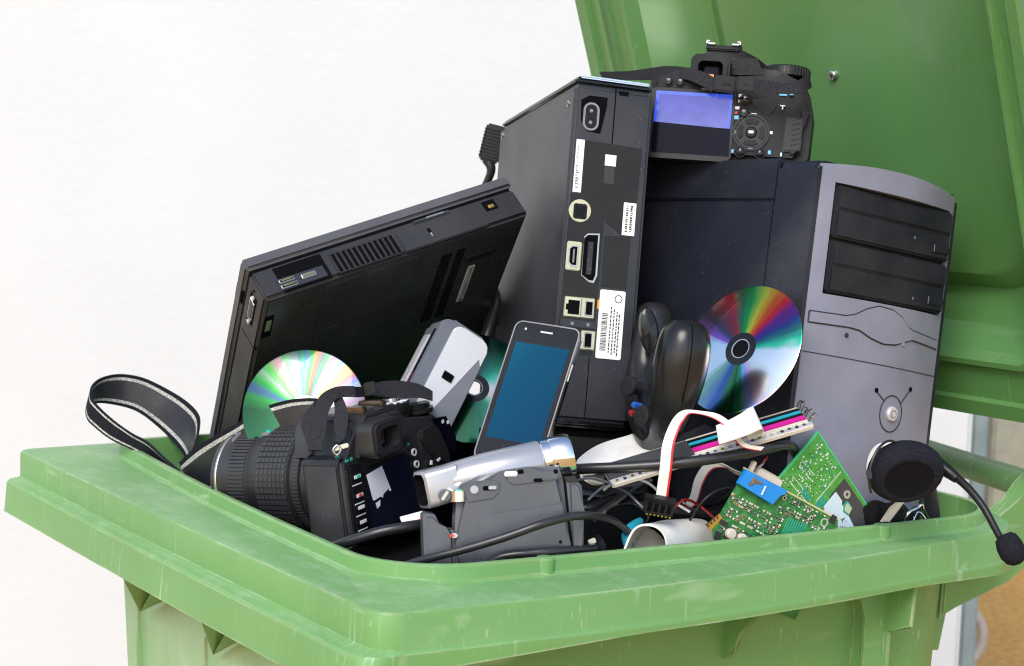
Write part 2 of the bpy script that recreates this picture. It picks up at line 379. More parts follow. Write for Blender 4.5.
def catmull(pts, sub, rs=None):
    out = []; ro = []
    n = len(pts)
    for i in range(n-1):
        p0, p1, p2, p3 = pts[max(i-1, 0)], pts[i], pts[i+1], pts[min(i+2, n-1)]
        for k in range(sub):
            t = k/sub
            out.append(.5*((2*p1)+(p2-p0)*t+(2*p0-5*p1+4*p2-p3)*t*t+(3*p1-p0-3*p2+p3)*t*t*t))
            if rs: ro.append(rs[i]*(1-t)+rs[i+1]*t)
    out.append(pts[-1]); ro.append(rs[-1] if rs else 0)
    return out, ro
def rrect(x0, x1, z0, z1, r, n=5):
    pts = []
    for cx, cz, a0 in ((x1-r, z0+r, -90), (x1-r, z1-r, 0), (x0+r, z1-r, 90), (x0+r, z0+r, 180)):
        for i in range(n+1):
            a = R_(a0+90*i/n); pts.append((cx+r*math.cos(a), cz+r*math.sin(a)))
    return pts
def circ(cx, cz, r, n=24): return [(cx+r*math.cos(2*math.pi*i/n), cz+r*math.sin(2*math.pi*i/n)) for i in range(n)]
def mm(*a): return [x*.001 for x in a]
def sm(poly): return [(u*.001, w*.001) for u, w in poly]
def tag(o, label=None, cat=None, group=None, kind=None):
    for k, v in (('label', label), ('category', cat), ('group', group), ('kind', kind)):
        if v: o[k] = v
    return o
def frame(t, a=None, b=None, c=None):
    a, b, c = V(a).normalized(), V(b), V(c)
    b = (b-a*b.dot(a)).normalized(); c = a.cross(b)
    m = Matrix((a, b, c)).transposed().to_4x4(); m.translation = V(t); return m
def thing(name, mw, label, cat, group=None):
    o = bpy.data.objects.new(name, None); COL.objects.link(o); o.empty_display_size = .02
    o.matrix_world = mw; return tag(o, label, cat, group)
def plate(mb, x0, x1, z0, z1, m, y=0., h=.0004, b=0., sgn=-1, X=None):
    """a thin label or panel lying on the y plane, proud by h (mm inputs)"""
    mb.box(x0*.001, x1*.001, min(y, y+sgn*h), max(y, y+sgn*h), z0*.001, z1*.001, m, b, 2, X)

# ================================================================== SETTING
GZ = -1.05
hf = V((math.sin(YAW), math.cos(YAW), 0)); hr = V((math.cos(YAW), -math.sin(YAW), 0))
cp0 = V((CP.x, CP.y, 0))
def mat_ground():
    m, nt, b = nt_of('tan_paving'); L = nt.links.new
    a = ramp(nt, noise(nt, 1.6, 6), [(.3, (.52, .27, .066)), (.7, (.63, .34, .092))])
    c = ramp(nt, noise(nt, 40, 4), [(.35, (.75,)*3), (.65, (1.1,)*3)])
    mx = N(nt, 'ShaderNodeMix', data_type='RGBA', blend_type='MULTIPLY'); mx.inputs[0].default_value = 1
    L(a, mx.inputs[6]); L(c, mx.inputs[7]); L(mx.outputs[2], b.inputs['Base Color']); b.inputs['Roughness'].default_value = .85
    return m
def mat_wall():
    m, nt, b = nt_of('white_render'); L = nt.links.new
    L(ramp(nt, noise(nt, 3, 5), [(.3, (.552, .577, .592)), (.7, (.575, .60, .615))]), b.inputs['Base Color'])
    b.inputs['Roughness'].default_value = .9; b.inputs['Specular IOR Level'].default_value = .2
    bp = N(nt, 'ShaderNodeBump'); bp.inputs['Strength'].default_value = .3; bp.inputs['Distance'].default_value = .004
    L(noise(nt, 55, 4), bp.inputs['Height']); L(bp.outputs[0], b.inputs['Normal'])
    return m
g = MB(); g.add([(-60, -60, 0), (60, -60, 0), (60, 60, 0), (-60, 60, 0)], [(0, 1, 2, 3)], mat_ground())
tag(g.build('ground', mw=Matrix.Translation((0, 0, GZ))), kind='structure')
WD = 3.1
we = PN(967, 540, cp0+hf*WD, hf)                     # where the white wall ends
wx = (we-cp0).dot(hr)
mw = Matrix((hr, hf, V((0, 0, 1)))).transposed().to_4x4(); mw.translation = cp0+hf*WD+hr*wx+V((0, 0, GZ))
g = MB(); g.box(-6, 0, 0, .22, 0, 3.6, mat_wall(), .01)
tag(g.build('wall', mw=mw), 'white rendered wall standing behind the green bin', 'wall')
g = MB(); g.box(.002, .030, .01, .10, 0, 3.6, mat('blue_grey_paint', (.17, .22, .235), .5), .004)
tag(g.build('corner_post', mw=mw), 'narrow blue-grey post at the end of the white wall', 'post')
fw = cp0+hf*6.4
mw2 = mw.copy(); mw2.translation = fw+V((0, 0, GZ))
g = MB(); g.box(1.0, 5.5, .3, .5, 0, 3.6, mat('taupe_render', (.20, .175, .145), .9), .01)
tag(g.build('wall', mw=mw2), 'tall brownish grey wall far behind beyond the post', 'wall')
g = MB(); g.box(1.765, 5.5, -.05, .2, 0, 1.45, mat('beige_grey_render', (.32, .32, .25), .9), .01)
tag(g.build('wall', mw=mw2), 'low pale olive grey wall far behind, seen through the bin handle', 'wall')
pr = PN(955, 636, cp0+hf*4.2, hf)
g = MB(); X = Matrix.Translation(pr) @ Matrix((hr, hf, V((0, 0, 1)))).transposed().to_4x4()
g.tube([(.068*math.cos(a*math.pi/12), 0, .075*math.sin(a*math.pi/12)) for a in range(25)], .013, mat('pale_grey_metal', (.42, .37, .32), .5), 10, 2, X)
for q in (-.05, .05): g.box(q-.006, q+.006, -.006, .006, (GZ-pr.z), -.06, mat('pale_grey_leg', (.42, .37, .32), .5), .002, X=X)
tag(g.build('hoop'), 'blurred pale grey hoop on legs over the tan ground', 'hoop')

# ================================================================== BIN
def outline(cs, rad, bul, n=22, nc=9):
    """F, R, B, L corners in plan, radius per corner, bulge per side (FR, RB, BL, LF); same point count every time"""
    pts = []
    c = [V((x, y)) for x, y in cs]
    for i in range(4):
        p, q, r = c[i-1], c[i], c[(i+1) % 4]
        d1 = (p-q).normalized(); d2 = (r-q).normalized()
        ang = math.acos(max(-1, min(1, d1.dot(d2)))); t = rad[i]/math.tan(ang/2)
        a, b = q+d1*t, q+d2*t; ce = q+(d1+d2).normalized()*(rad[i]/math.sin(ang/2))
        va, vb = a-ce, b-ce
        th = va.angle_signed(vb) if False else math.atan2(va.x*vb.y-va.y*vb.x, va.dot(vb))
        for k in range(nc+1):
            s, co = math.sin(th*k/nc), math.cos(th*k/nc)
            pts.append(ce+V((va.x*co-va.y*s, va.x*s+va.y*co)))
        # straight run to next corner
        p2, q2, r2 = c[i], c[(i+1) % 4], c[(i+2) % 4]
        e1 = (p2-q2).normalized(); e2 = (r2-q2).normalized(); an2 = math.acos(max(-1, min(1, e1.dot(e2))))
        a2 = q2+e1*(rad[(i+1) % 4]/math.tan(an2/2)); nrm = V(((a2-b).y, -(a2-b).x)).normalized()
        for k in range(1, n):
            u = k/n; pts.append(b+(a2-b)*u+nrm*bul[i]*math.sin(math.pi*u))
    return pts
def lv(o2, z): return [(p.x, p.y, z(p) if callable(z) else z) for p in o2]
def off(cs, d): return [(cs[0][0]-d[3], cs[0][1]-d[0]), (cs[1][0]+d[1], cs[1][1]-d[0]), (cs[2][0]+d[1], cs[2][1]+d[2]), (cs[3][0]-d[3], cs[3][1]+d[2])]
BIN = thing('wheeled_bin', Matrix.Translation((.33, .35, GZ)), 'scuffed green wheeled bin with its lid propped open, heaped with electronics', 'bin')
LOC = Matrix.Translation((-.33, -.35, -GZ))
def bp(mb, name, parent=None, ang=38):
    mb.v = [LOC @ V(p) for p in mb.v]; return mb.build(name, parent or BIN, ang)
LIPc = [(.034, .046), (.648, .0), (.66, .665), (.078, .66)]
LIPr = [.075, .075, .06, .03]; LIPb = [.004, 0, 0, .006]
OUTc = [(-.004, -.010), (.672, -.010), (.672, .722), (.0, .716)]
OUTr = [.022, .085, .06, .012]; OUTb = [.018, .0, 0, .002]
def shr(cs, r, d): return off(cs, (-d, -d, -d, -d)), [max(.004, x-d) for x in r]
ins, insr = shr(LIPc, LIPr, .006)
def skz(p):
    side = -.034-.009*max(0, 1-max(p.x, 0)/.2)-.006*max(0, (p.x-.5)/.15)
    t = max(0, min(1, (p.y-.0)/.10)); return side*(1-t)-.060*t
rim = MB()
gm = M['green']
L0 = outline(ins, insr, LIPb)
BODc = [(.055, .030), (.640, .030), (.640, .66), (.082, .665)]; BODr = [.05, .095, .05, .018]
loops = [lv(outline(*shr(BODc, BODr, .006), [0, 0, 0, .004]), -.12), lv(outline(*shr(BODc, BODr, .004), [0, 0, 0, .004]), -.06), lv(L0, -.004), lv(L0, .0125), lv(outline(*shr(LIPc, LIPr, .0045), LIPb), .0128), lv(outline(*shr(LIPc, LIPr, .0015), LIPb), .0128),
         lv(outline(LIPc, LIPr, LIPb), .0114), lv(outline(off(LIPc, (.001,)*4), LIPr, LIPb), .002), lv(outline(off(LIPc, (.004,)*4), LIPr, LIPb), 0.0),
         lv(outline(off(OUTc, (-.004,)*4), OUTr, OUTb), 0.0), lv(outline(off(OUTc, (-.001,)*4), OUTr, OUTb), -.001), lv(outline(OUTc, OUTr, OUTb), -.004),
         lv(outline(OUTc, OUTr, OUTb), -.026), lv(outline(off(OUTc, (.0005, .0005, .0005, .002)), OUTr, OUTb), -.0275),
         lv(outline(off(OUTc, (.001, .001, .001, .011)), OUTr, OUTb), -.029), lv(outline(off(OUTc, (.001, .001, .001, .013)), OUTr, OUTb), -.031),
         lv(outline(off(OUTc, (.001, .001, .001, .0155)), OUTr, OUTb), skz),
         lv(outline(off(OUTc, (-.003, -.003, -.003, .0115)), OUTr, OUTb), skz),
         lv(outline(off(OUTc, (-.006, -.006, -.006, .009)), OUTr, OUTb), -.0345), lv(outline(off(OUTc, (-.008,)*4), OUTr, OUTb), -.032), lv(outline(off(OUTc, (-.008,)*4), OUTr, OUTb), -.012), lv(outline(off(LIPc, (.012,)*4), LIPr, LIPb), -.012)]
rim.loft(loops, gm)
for x in (.163, .486):          # small moulded knuckles on the lip
    y = .046-.0749*(x-.034)-.004*math.sin(math.pi*max(0, min(1, (x-.11)/.46)))
    rim.cyl((x, y+.004, .0), .0075, -.002, .0124, gm, 'z', 20, .0012)
bp(rim, 'rim', ang=30)
bb = MB()
ll = []
for z, d in ((-.012, 0), (-.07, .002), (-.25, .012), (-.6, .034), (-.98, .058), (-1.0, .07)):
    ll.append(lv(outline(*shr(BODc, BODr, d), [0, 0, 0, .004]), z))
bb.loft(ll, M['green_body'], cap1=True)
# raised frame right of the sunk side panel, ribs
fr_ = [(.454, -.03), (.474, -.052), (.478, -.066), (.476, -.45), (.492, -.45), (.505, -.03)]
bb.prism(fr_, .017, .05, M['green_body'], 'xz', .003)
bb.box(.2, .478, .016, .05, -.05, -.03, M['green_body'], .003)
bb.box(.4985, .5025, .013, .05, -.45, -.080, M['green_body'], .001)
for y in (.60, .425, .235): bb.box(.086-(.655-y)*.048-.0035, .10, y-.0012, y+.0012, -.5, -.13, M['green_body'], .0008)
bp(bb, 'body', ang=30)
# triangular gussets under the rim
def gus(p1, p2, p3, body):
    k = MB(); a, b, c, d = V(p1), V(p2), V(p3), V(body)
    k.add([a, b, c, d], [(1, 2, 3), (0, 2, 3)], gm); bp(k, 'gusset')
XV = V((1, 0, 0))
for (ax, ay), (bx, by), (cx, cy) in (((120, 573), (152, 591), (140, 612)), ((198, 613), (228, 629), (213, 655)), ((283, 657), (312, 671), (298, 700))):
    pa, pb_ = PZ(ax, ay, -.059), PZ(bx, by, -.059)
    ym = (pa.y+pb_.y)/2; xb = .0865-(.655-ym)*.048
    pc = PN(cx, cy, (xb, 0, 0), XV)
    gus(pa, pb_, (xb+.004, ym, -.056), pc)
k = MB(); k.prism([(-.022, -.030), (.034, -.030), (.034, -.086), (.022, -.080), (.014, -.060), (-.004, -.042)], .334, .338, gm, 'yz', .0008); bp(k, 'gusset')
k = MB(); k.prism([(-.014, -.030), (.034, -.030), (.034, -.084), (.018, -.082), (.012, -.078), (-.011, -.0705)], .499, .5025, gm, 'yz', .0008); bp(k, 'gusset')
# handle: two curved brackets and a bar behind
yH = .06
def yp(x, y, yy=yH): 
    q = PN(x, y, (0, yy, 0), V((0, 1, 0))); return (q.x, q.z)
hb = MB()
outer = [(936, 618), (950, 604), (975, 594), (1003, 582), (1020, 567), (1032, 552), (1046, 520), (1046, 470), (1036, 470), (1024, 484), (1015, 497), (1006, 508), (996, 516), (985, 520), (960, 540), (940, 575)]
hb.prism([yp(*q) for q in outer], yH-.006, yH+.012, gm, 'xz', .002)
hb.prism([yp(*q) for q in ((936, 612), (946, 612), (938, 650), (929, 650))], yH-.001, yH+.010, gm, 'xz', .001)
bp(hb, 'handle_bracket')
hb = MB(); hb.prism([(u, w) for u, w in [yp(*q) for q in outer]], .60, .615, gm, 'xz', .002)
bp(hb, 'handle_bracket')
hb = MB(); A = P(1040, 489, 1.62); B = P(915, 449, 1.84)
hb.tube([A, A.lerp(B, .5), B], .0128, gm, 24, 4); hb.tube([A+V((0, 0, .008)), B+V((0, 0, .008))], .006, gm, 12, 2)
bp(hb, 'handle_bar')
for y in (.02, .63):
    w = MB(); w.lathe([(0, .02), (0, .095), (.006, .1), (.044, .1), (.05, .095), (.05, .02)], M['rubber'], 36, Matrix.Translation((.60, y, GZ+.1)))
    bp(w, 'wheel')

# lid: dished cover standing up from the hinge edge, leaning on the tower
ph = R_(-18); LU = V((math.sin(ph), 0, math.cos(ph))); LN = V((math.cos(ph), 0, -math.sin(ph)))
LO = V((.672, 0, .088))
def lp(y, u, n): return LO+V((0, y, 0))+LU*u+LN*n
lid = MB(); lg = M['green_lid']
def lrect(y0, y1, u0, u1, r, n):
    o = outline([(y0, u0), (y1, u0), (y1, u1), (y0, u1)], r if isinstance(r, list) else [r]*4, [0]*4)
    return [lp(p.x, p.y, n) for p in o]
LL = [lrect(-.030, .548, -.004, .66, [.03, .03, .05, .05], .050), lrect(-.034, .552, -.006, .664, [.03, .03, .05, .05], .004), lrect(-.032, .550, -.004, .662, [.03, .03, .05, .05], 0),
      lrect(-.021, .534, .010, .648, [.03, .03, .05, .05], 0), lrect(-.019, .532, .012, .646, [.03, .03, .05, .05], .005), lrect(-.006, .480, .042, .628, [.03, .03, .05, .05], .007), lrect(-.004, .476, .045, .626, [.03, .03, .05, .05], .001),
      lrect(-.001, .470, .050, .62, [.03, .03, .05, .05], .001), lrect(.002, .464, .054, .616, [.03, .03, .05, .05], .016), lrect(.009, .440, .070, .605, .05, .040), lrect(.014, .408, .094, .59, .055, .056), lrect(.019, .400, .099, .585, .055, .0575),
      lrect(.026, .380, .113, .572, .055, .046), lrect(.029, .376, .116, .569, .055, .0445), lrect(.033, .372, .120, .565, .055, .0442), lrect(.055, .35, .15, .54, .05, .0455), lrect(.085, .32, .20, .52, .05, .0485), lrect(.115, .29, .26, .505, .05, .0535), lrect(.145, .26, .33, .49, .03, .0605), lrect(.17, .235, .40, .475, .02, .068)]
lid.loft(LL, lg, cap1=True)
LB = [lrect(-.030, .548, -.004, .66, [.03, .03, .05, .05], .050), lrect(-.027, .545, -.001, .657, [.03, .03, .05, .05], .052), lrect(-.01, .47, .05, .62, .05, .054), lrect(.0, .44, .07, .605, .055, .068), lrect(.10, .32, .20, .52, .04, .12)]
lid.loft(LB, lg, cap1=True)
# two shallow strengthening ribs on the far flange and the dished floor
lid.prism([(.505, .02), (.512, .02), (.512, .63), (.505, .63)], 0, .003, lg, 'xy', .0008, X=Matrix(((0, LU.x, -LN.x, LO.x), (1, 0, 0, 0), (0, LU.z, -LN.z, LO.z), (0, 0, 0, 1))))
lido = bp(lid, 'lid', ang=20)
rv = MB()
from mathutils.bvhtree import BVHTree
_bt = BVHTree.FromPolygons([LOC.inverted() @ v.co for v in lido.data.vertices], [tuple(p_.vertices) for p_ in lido.data.polygons])
pv = (_bt.ray_cast(CP, (P(834, 75, 1)-CP).normalized())[0] or lp(.185, .325, .07))-LN*.001
X = Matrix.Translation(pv) @ LN.to_track_quat('Y', 'Z').to_matrix().to_4x4()
rv.lathe([(.004, 0), (.004, .0055), (-.002, .0052), (-.003, .004), (-.003, .0022), (.001, .002), (.001, 0)], M['steel'], 20, X)
bp(rv, 'rivet', lido)
# hinge lugs joining lid and bin
for y in (.40, .52):
    k = MB(); k.box(.655, .70, y-.02, y+.02, -.01, .086, gm, .006); bp(k, 'hinge_lug')

# ================================================================== TOWER
T = thing('computer_tower', frame((.4539, .0564, .2887), (.987, .0629, -.1477), (-.0693, .9969, -.0385), (.1449, .0482, .9883)),
          'dark blue computer tower with a grey curved front and two black drives', 'computer')
b = MB(); b.box(-.010, .168, .052, .40, -.345, .0225, M['navy'], .003); b.build('case', T)
b = MB(); b.box(-.0135, -.010, .0515, .40, -.34, -.0155, M['navy'], .0009); b.build('side_panel', T)
b = MB(); b.box(-.0128, -.009, .0515, .40, -.013, .021, M['navy'], .0012); b.build('side_strip', T)
b = MB(); b.prism(rrect(-.0145, .1695, -.345, .0195, .007, 6), .006, .0495, M['navy'], 'xz', .004, 3); b.build('bezel_shell', T)
# curved front plate with an opening
XC, HW = .0775, .090
def yf(x): u = (x-XC)/HW; return .006-.013*(1-u*u)
def zt(x): u = (x-XC)/HW; return .0165+.0065*(1-u*u)
nx = 40; xs = [-.0095+i*(.174/nx) for i in range(nx+1)]
HX0, HX1, HZ0, HZ1 = .0035, .1585, -.0885, .0035
xs = sorted(set([round(x, 5) for x in xs if abs(x-HX0) > .002 and abs(x-HX1) > .002]+[HX0, HX1]))
b = MB(); fm = M['grey_front']
rows = ['top', HZ1, HZ0, -.17, -.25, -.343]
def zz(r, x): return zt(x) if r == 'top' else r
for i in range(len(xs)-1):
    xa, xb = xs[i], xs[i+1]; inx = xa >= HX0-1e-6 and xb <= HX1+1e-6
    for j in range(len(rows)-1):
        if j == 1 and inx: continue
        za, zb = rows[j], rows[j+1]
        b.add([(xa, yf(xa), zz(za, xa)), (xb, yf(xb), zz(za, xb)), (xb, yf(xb), zz(zb, xb)), (xa, yf(xa), zz(zb, xa))], [(0, 1, 2, 3)], fm)
    b.add([(xa, yf(xa), zt(xa)), (xb, yf(xb), zt(xb)), (xb, .03, zt(xb)+.001), (xa, .03, zt(xa)+.001)], [(0, 1, 2, 3)], fm)
    if inx:
        for zq in (HZ0, HZ1):
            b.add([(xa, yf(xa), zq), (xb, yf(xb), zq), (xb, .022, zq), (xa, .022, zq)], [(0, 1, 2, 3)], fm)
for xq, za, zb in ((xs[0], zt(xs[0]), -.343), (xs[-1], zt(xs[-1]), -.343), (HX0, HZ1, HZ0), (HX1, HZ1, HZ0)):
    b.add([(xq, yf(xq), za), (xq, .022, za), (xq, .022, zb), (xq, yf(xq), zb)], [(0, 1, 2, 3)], fm)
bmv = b.build('front_plate', T, 30)
me = bmv.data; q = bmesh.new(); q.from_mesh(me); bmesh.ops.remove_doubles(q, verts=q.verts[:], dist=1e-5); q.to_mesh(me); q.free(); me.set_sharp_from_angle(angle=R_(40))
def strip(mb, pts, w, m, sub=1):                       # thin dark line following the curved plate
    pp = [V((x*.001, 0, z*.001)) for x, z in pts]
    for p, q2 in zip(pp[:-1], pp[1:]):
        n = max(1, int((q2-p).length/.004))
        for i in range(n):
            a, c = p.lerp(q2, i/n), p.lerp(q2, (i+1)/n); d = (c-a).normalized(); s = V((-d.z, 0, d.x))*w/2
            vs = []
            for r_ in (a-s, a+s, c+s, c-s): vs.append((r_.x, yf(r_.x)-.0004, r_.z))
            mb.add(vs, [(0, 1, 2, 3)], m)
b = MB(); b.box(HX0+.0005, HX1-.0005, .016, .021, HZ0+.0005, HZ1-.0005, M['dark'])
strip(b, [(-9, -137.5), (164, -141.5)], .0008, M['groove'])
fl = [(-7, -104), (30, -103.5), (40, -101), (52, -95), (66, -91), (84, -92), (98, -97), (108, -104), (116, -106), (160, -110), (161, -118), (116, -114.5), (106, -117), (92, -121), (76, -122), (60, -119), (46, -114), (34, -113), (-7, -113.5), (-7, -104)]
strip(b, fl, .0011, M['groove'])
for a0 in range(0, 360, 12): strip(b, [(98+15.5*math.cos(R_(a0)), -179+15.5*math.sin(R_(a0))), (98+15.5*math.cos(R_(a0+12)), -179+15.5*math.sin(R_(a0+12)))], .0012, M['groove'])
strip(b, [(86.5, -169), (75, -162)], .0012, M['groove']); strip(b, [(110.5, -169), (122, -157)], .0012, M['groove'])
b.build('groove_lines', T)
import bisect
def interp(pts, x):
    for (xa_, za_), (xb_, zb_) in zip(pts[:-1], pts[1:]):
        if xa_ <= x <= xb_: return za_+(zb_-za_)*(x-xa_)/(xb_-xa_)
    return pts[0][1] if x < pts[0][0] else pts[-1][1]
tp = fl[:10]; bt = sorted(fl[10:19])
b = MB(); n_ = 60
for i in range(n_):
    xa_, xb_ = -6.2+i*166.4/n_, -6.2+(i+1)*166.4/n_
    q = []
    for x in (xa_, xb_): q += [(x*.001, yf(x*.001)-.0013, interp(tp, x)*.001-.0007), (x*.001, yf(x*.001)-.0013, interp(bt, x)*.001+.0007), (x*.001, yf(x*.001)+.001, interp(tp, x)*.001-.0002), (x*.001, yf(x*.001)+.001, interp(bt, x)*.001+.0002)]
    b.add(q, [(0, 1, 5, 4), (0, 4, 6, 2), (1, 3, 7, 5)], M['grey_front'])
b.build('disk_slot_cover', T)
def onf(x, z, d=0): return (x*.001, yf(x*.001)+d, z*.001)
for x, z, r in ((32.7, -119.5, 2.0), (103, -119, 2.3)):
    k = MB(); k.cyl(onf(x, z), r*.001, .002, -.0012, M['groove'] if r < 2.2 else M['grey_front'], n=16); k.build('small_button', T)
k = MB(); k.cyl(onf(98, -179), .0065, .002, -.003, M['silverlight'], n=24, b=.001)
k.ring(circ(.098, -.179, .0036, 16), circ(.098, -.179, .0028, 16), yf(.098)-.0031, yf(.098)-.0036, M['greyplastic']); k.build('power_button', T)
for x, z in ((75, -161), (123, -156)):
    k = MB(); k.cyl(onf(x, z), .0022, .002, -.0008, M['dark'], n=14); k.build('indicator_light', T)
for z1, z2, led in ((.0015, -.0415, (107, -27)), (-.0445, -.0865, (113.7, -78.5))):
    d = MB(); d.box(.0055, .1565, -.0015, .016, z2, z1, M['drive'], .0014)
    zs = z1-.0185
    d.box(.007, .155, -.0028, .001, zs, z1-.0015, M['drive'], .0009); d.box(.007, .155, -.0024, .001, z2+.0012, zs-.0009, M['drive'], .0009)
    dr_ = d.build('optical_drive', T)
    d = MB(); d.box(.132, .1535, -.0040, .001, z2+.006, z2+.0125, M['drive'], .0007); d.box(.1323, .1332, -.0042, -.0040, z2+.006, z2+.0125, M['midgrey']); d.build('tray_button', dr_)
    d = MB(); d.box(led[0]*.001-.001, led[0]*.001+.001, -.0030, .0, led[1]*.001-.0012, led[1]*.001+.0012, M['bluegrey'], .0003); d.build('drive_light', dr_)

# ================================================================== CONSOLE
C = thing('game_console', frame((.3145, .2276, .3713), (.932, -.3526, -.0837), (.3402, .9309, -.1332), (.1249, .0957, .9875)),
          'slim charcoal game console standing upright with its rear ports facing out', 'game console')
b = MB(); b.box(0, .0705, .0, .263, -.289, -.004, M['charcoal'], .0035, 3); b.build('casing', C)
b = MB(); b.box(.0005, .0700, .0015, .262, -.0042, .0035, M['blackgloss'], .003, 3); b.box(.004, .067, .0008, .26, .002, .0046, M['chrome'], .0012); b.build('top_trim', C)
b = MB(); b.box(.001, .0695, .001, .262, -.2945, -.2885, M['blackgloss'], .0025, 3); b.build('bottom_trim', C)
b = MB()
b.box(.0356, .0366, -.0002, .001, -.060, -.004, M['dark']); b.build('seam', C)
b = MB(); b.box(.0306, .0314, -.0002, .001, -.286, -.235, M['dark']); b.build('seam', C)
b = MB()
b.prism(sm([(6, -17), (13, -12.5), (29, -12.5), (29, -20), (25, -44), (13.5, -43), (7, -35)]), -.0004, .001, M['dark'], 'xz')
b.build('rear_recess', C)
b = MB(); b.box(.0388, .0478, -.0003, .001, -.0095, -.0052, M['dark'], .0004); b.build('lock_slot', C)
k = MB(); k.ring(rrect(.0085, .0225, -.0425, -.0185, .0065), rrect(.0102, .0208, -.0408, -.0202, .005), .001, -.0016, M['greyplastic'])
k.prism(rrect(.0102, .0208, -.0408, -.0202, .005), .001, -.0006, M['blacksoft'], 'xz')
for z in (-.0255, -.0355): k.ring(circ(.0155, z, .0044, 18), circ(.0155, z, .0032, 18), -.0004, -.0012, M['black']); k.cyl((.0155, 0, z), .0016, 0, -.0012, M['greyplastic'], n=12)
k.build('power_socket', C)
k = MB(); k.prism(sm([(12, -51), (63.3, -52.3), (61.7, -127), (50, -128), (35, -118), (34, -97), (12, -96)]), .0005, -.0004, M['charcoal2'], 'xz')
k.build('label_panel', C)
k = MB(); plate(k, 4.6, 11.8, -96, -51, M['paper'], 0, .0007)
for i in range(9): plate(k, 6.2, 6.9, -57-i*1.3-random.random(), -56.6-i*1.3, M['ink'], -.0007, .0001)
for i in range(14): plate(k, 6.0, 6.4+random.random()*3, -74-i*1.4, -73.3-i*1.4, M['ink'], -.0007, .0001)
k.build('sticker_strip', C)
k = MB(); plate(k, 31, 40.8, -70.5, -61, M['paper'], -.0004, .0004); plate(k, 31, 40.2, -86, -71.2, M['ink'], -.0004, .0004); k.build('seal_tab', C)
k = MB(); plate(k, 50.8, 62, -128, -100, M['paper'], -.0004, .0004)
for j, x in enumerate((53.2, 57)):
    for i in range(12): plate(k, x, x+1.5+random.random(), -103-i*1.95-1.1*random.random(), -102.4-i*1.95, M['ink'], -.0008, .0001)
k.build('serial_sticker', C)
k = MB(); k.prism(sm([(3, -97), (34, -97), (34.5, -172), (33, -233), (2.2, -233)]), .0005, -.0002, M['charcoal2'], 'xz')
k.prism(sm([(36, -130), (59.5, -129), (58.6, -174), (36, -174)]), .0005, -.0003, M['charcoal2'], 'xz'); k.build('port_plate', C)
k = MB(); k.cyl((.0125, 0, -.1115), .0098, .001, -.0010, M['cream']); k.box(.0065, .0185, -.0022, .001, -.1185, -.1055, M['blacksoft'], .001); k.box(.0082, .0168, -.0026, -.002, -.1165, -.1075, M['black'], .0006); k.build('optical_port', C)
k = MB(); k.box(.0036, .0166, -.0012, .001, -.1625, -.138, M['cream'], .0008); k.prism(sm([(5.2, -144), (8, -141), (13.4, -141), (13.4, -159.5), (8, -159.5), (5.2, -156)]), 0, -.0018, M['steel'], 'xz'); k.prism(sm([(6.2, -144.5), (8.4, -142.4), (12.4, -142.4), (12.4, -158), (8.4, -158), (6.2, -155.5)]), 0, -.0021, M['dark'], 'xz'); k.box(.0088, .0102, -.0026, -.001, -.156, -.1445, M['greyplastic']); k.build('video_port', C)
k = MB(); k.prism(sm([(18, -133), (21, -130), (31.5, -129), (32, -165), (29.5, -171.5), (25, -171), (18, -166)]), .001, -.0011, M['steel'], 'xz', .0004); k.prism(sm([(18.2, -134), (21.3, -131.2), (30, -130.5), (30.2, -164.5), (28.5, -169.5), (25, -169.5), (18.4, -165.5)]), 0, -.0015, M['dark'], 'xz'); k.box(.0215, .0262, -.0028, -.001, -.165, -.137, M['charcoal'], .0004); k.build('video_port', C)
k = MB(); k.box(.005, .0322, -.001, .001, -.202, -.1842, M['cream'], .0008); k.prism(sm([(8.5, -187.5), (18.5, -187.5), (18.5, -199.5), (8.5, -199.5), (8.5, -196), (6.6, -196), (6.6, -191), (8.5, -191)]), 0, -.0013, M['dark'], 'xz'); k.box(.0195, .0202, -.0015, 0, -.2005, -.1855, M['greyplastic'])
k.box(.0232, .0305, -.0014, 0, -.2, -.1868, M['steel'], .0004); k.box(.0242, .0298, -.0018, 0, -.1988, -.1878, M['dark']); k.build('network_port', C)
k = MB(); plate(k, 3, 35.5, -210.5, -204, M['charcoal'], 0, .0012, .0004)
for x in (12, 26): plate(k, x, x+2.5, -208.5, -206, M['greyplastic'], -.0012, .0002)
k.build('port_bar', C)
k = MB(); k.box(.0215, .0345, -.001, .001, -.2285, -.2118, M['cream'], .0008); k.box(.0246, .0315, -.0014, 0, -.2268, -.2136, M['steel'], .0004); k.box(.0255, .0309, -.0018, 0, -.2258, -.2146, M['dark']); k.build('network_port', C)
k = MB(); k.prism(rrect(.036, .0585, -.2345, -.176, .0015), .0005, -.0008, M['paper'], 'xz')
z = -196.
while z > -228:
    w = random.choice((.35, .5, .8)); plate(k, 39, 44.2, z-w, z, M['ink'], -.0008, .0001); z -= w+random.choice((.4, .7))
for j, x in enumerate((46.5, 49.2, 51.8, 54)):
    zz_ = -190.-j*2
    while zz_ > -229: w = 1+2.2*random.random(); plate(k, x, x+1.0, zz_-w, zz_, M['ink'], -.0008, .0001); zz_ -= w+.9
k.ring(circ(.0525, -.183, .0035, 16), circ(.0525, -.183, .0028, 16), -.0008, -.0009, M['ink'])
plate(k, 34.2, 36, -193, -185, M['orange'], -.0002, .0006); k.build('barcode_sticker', C)
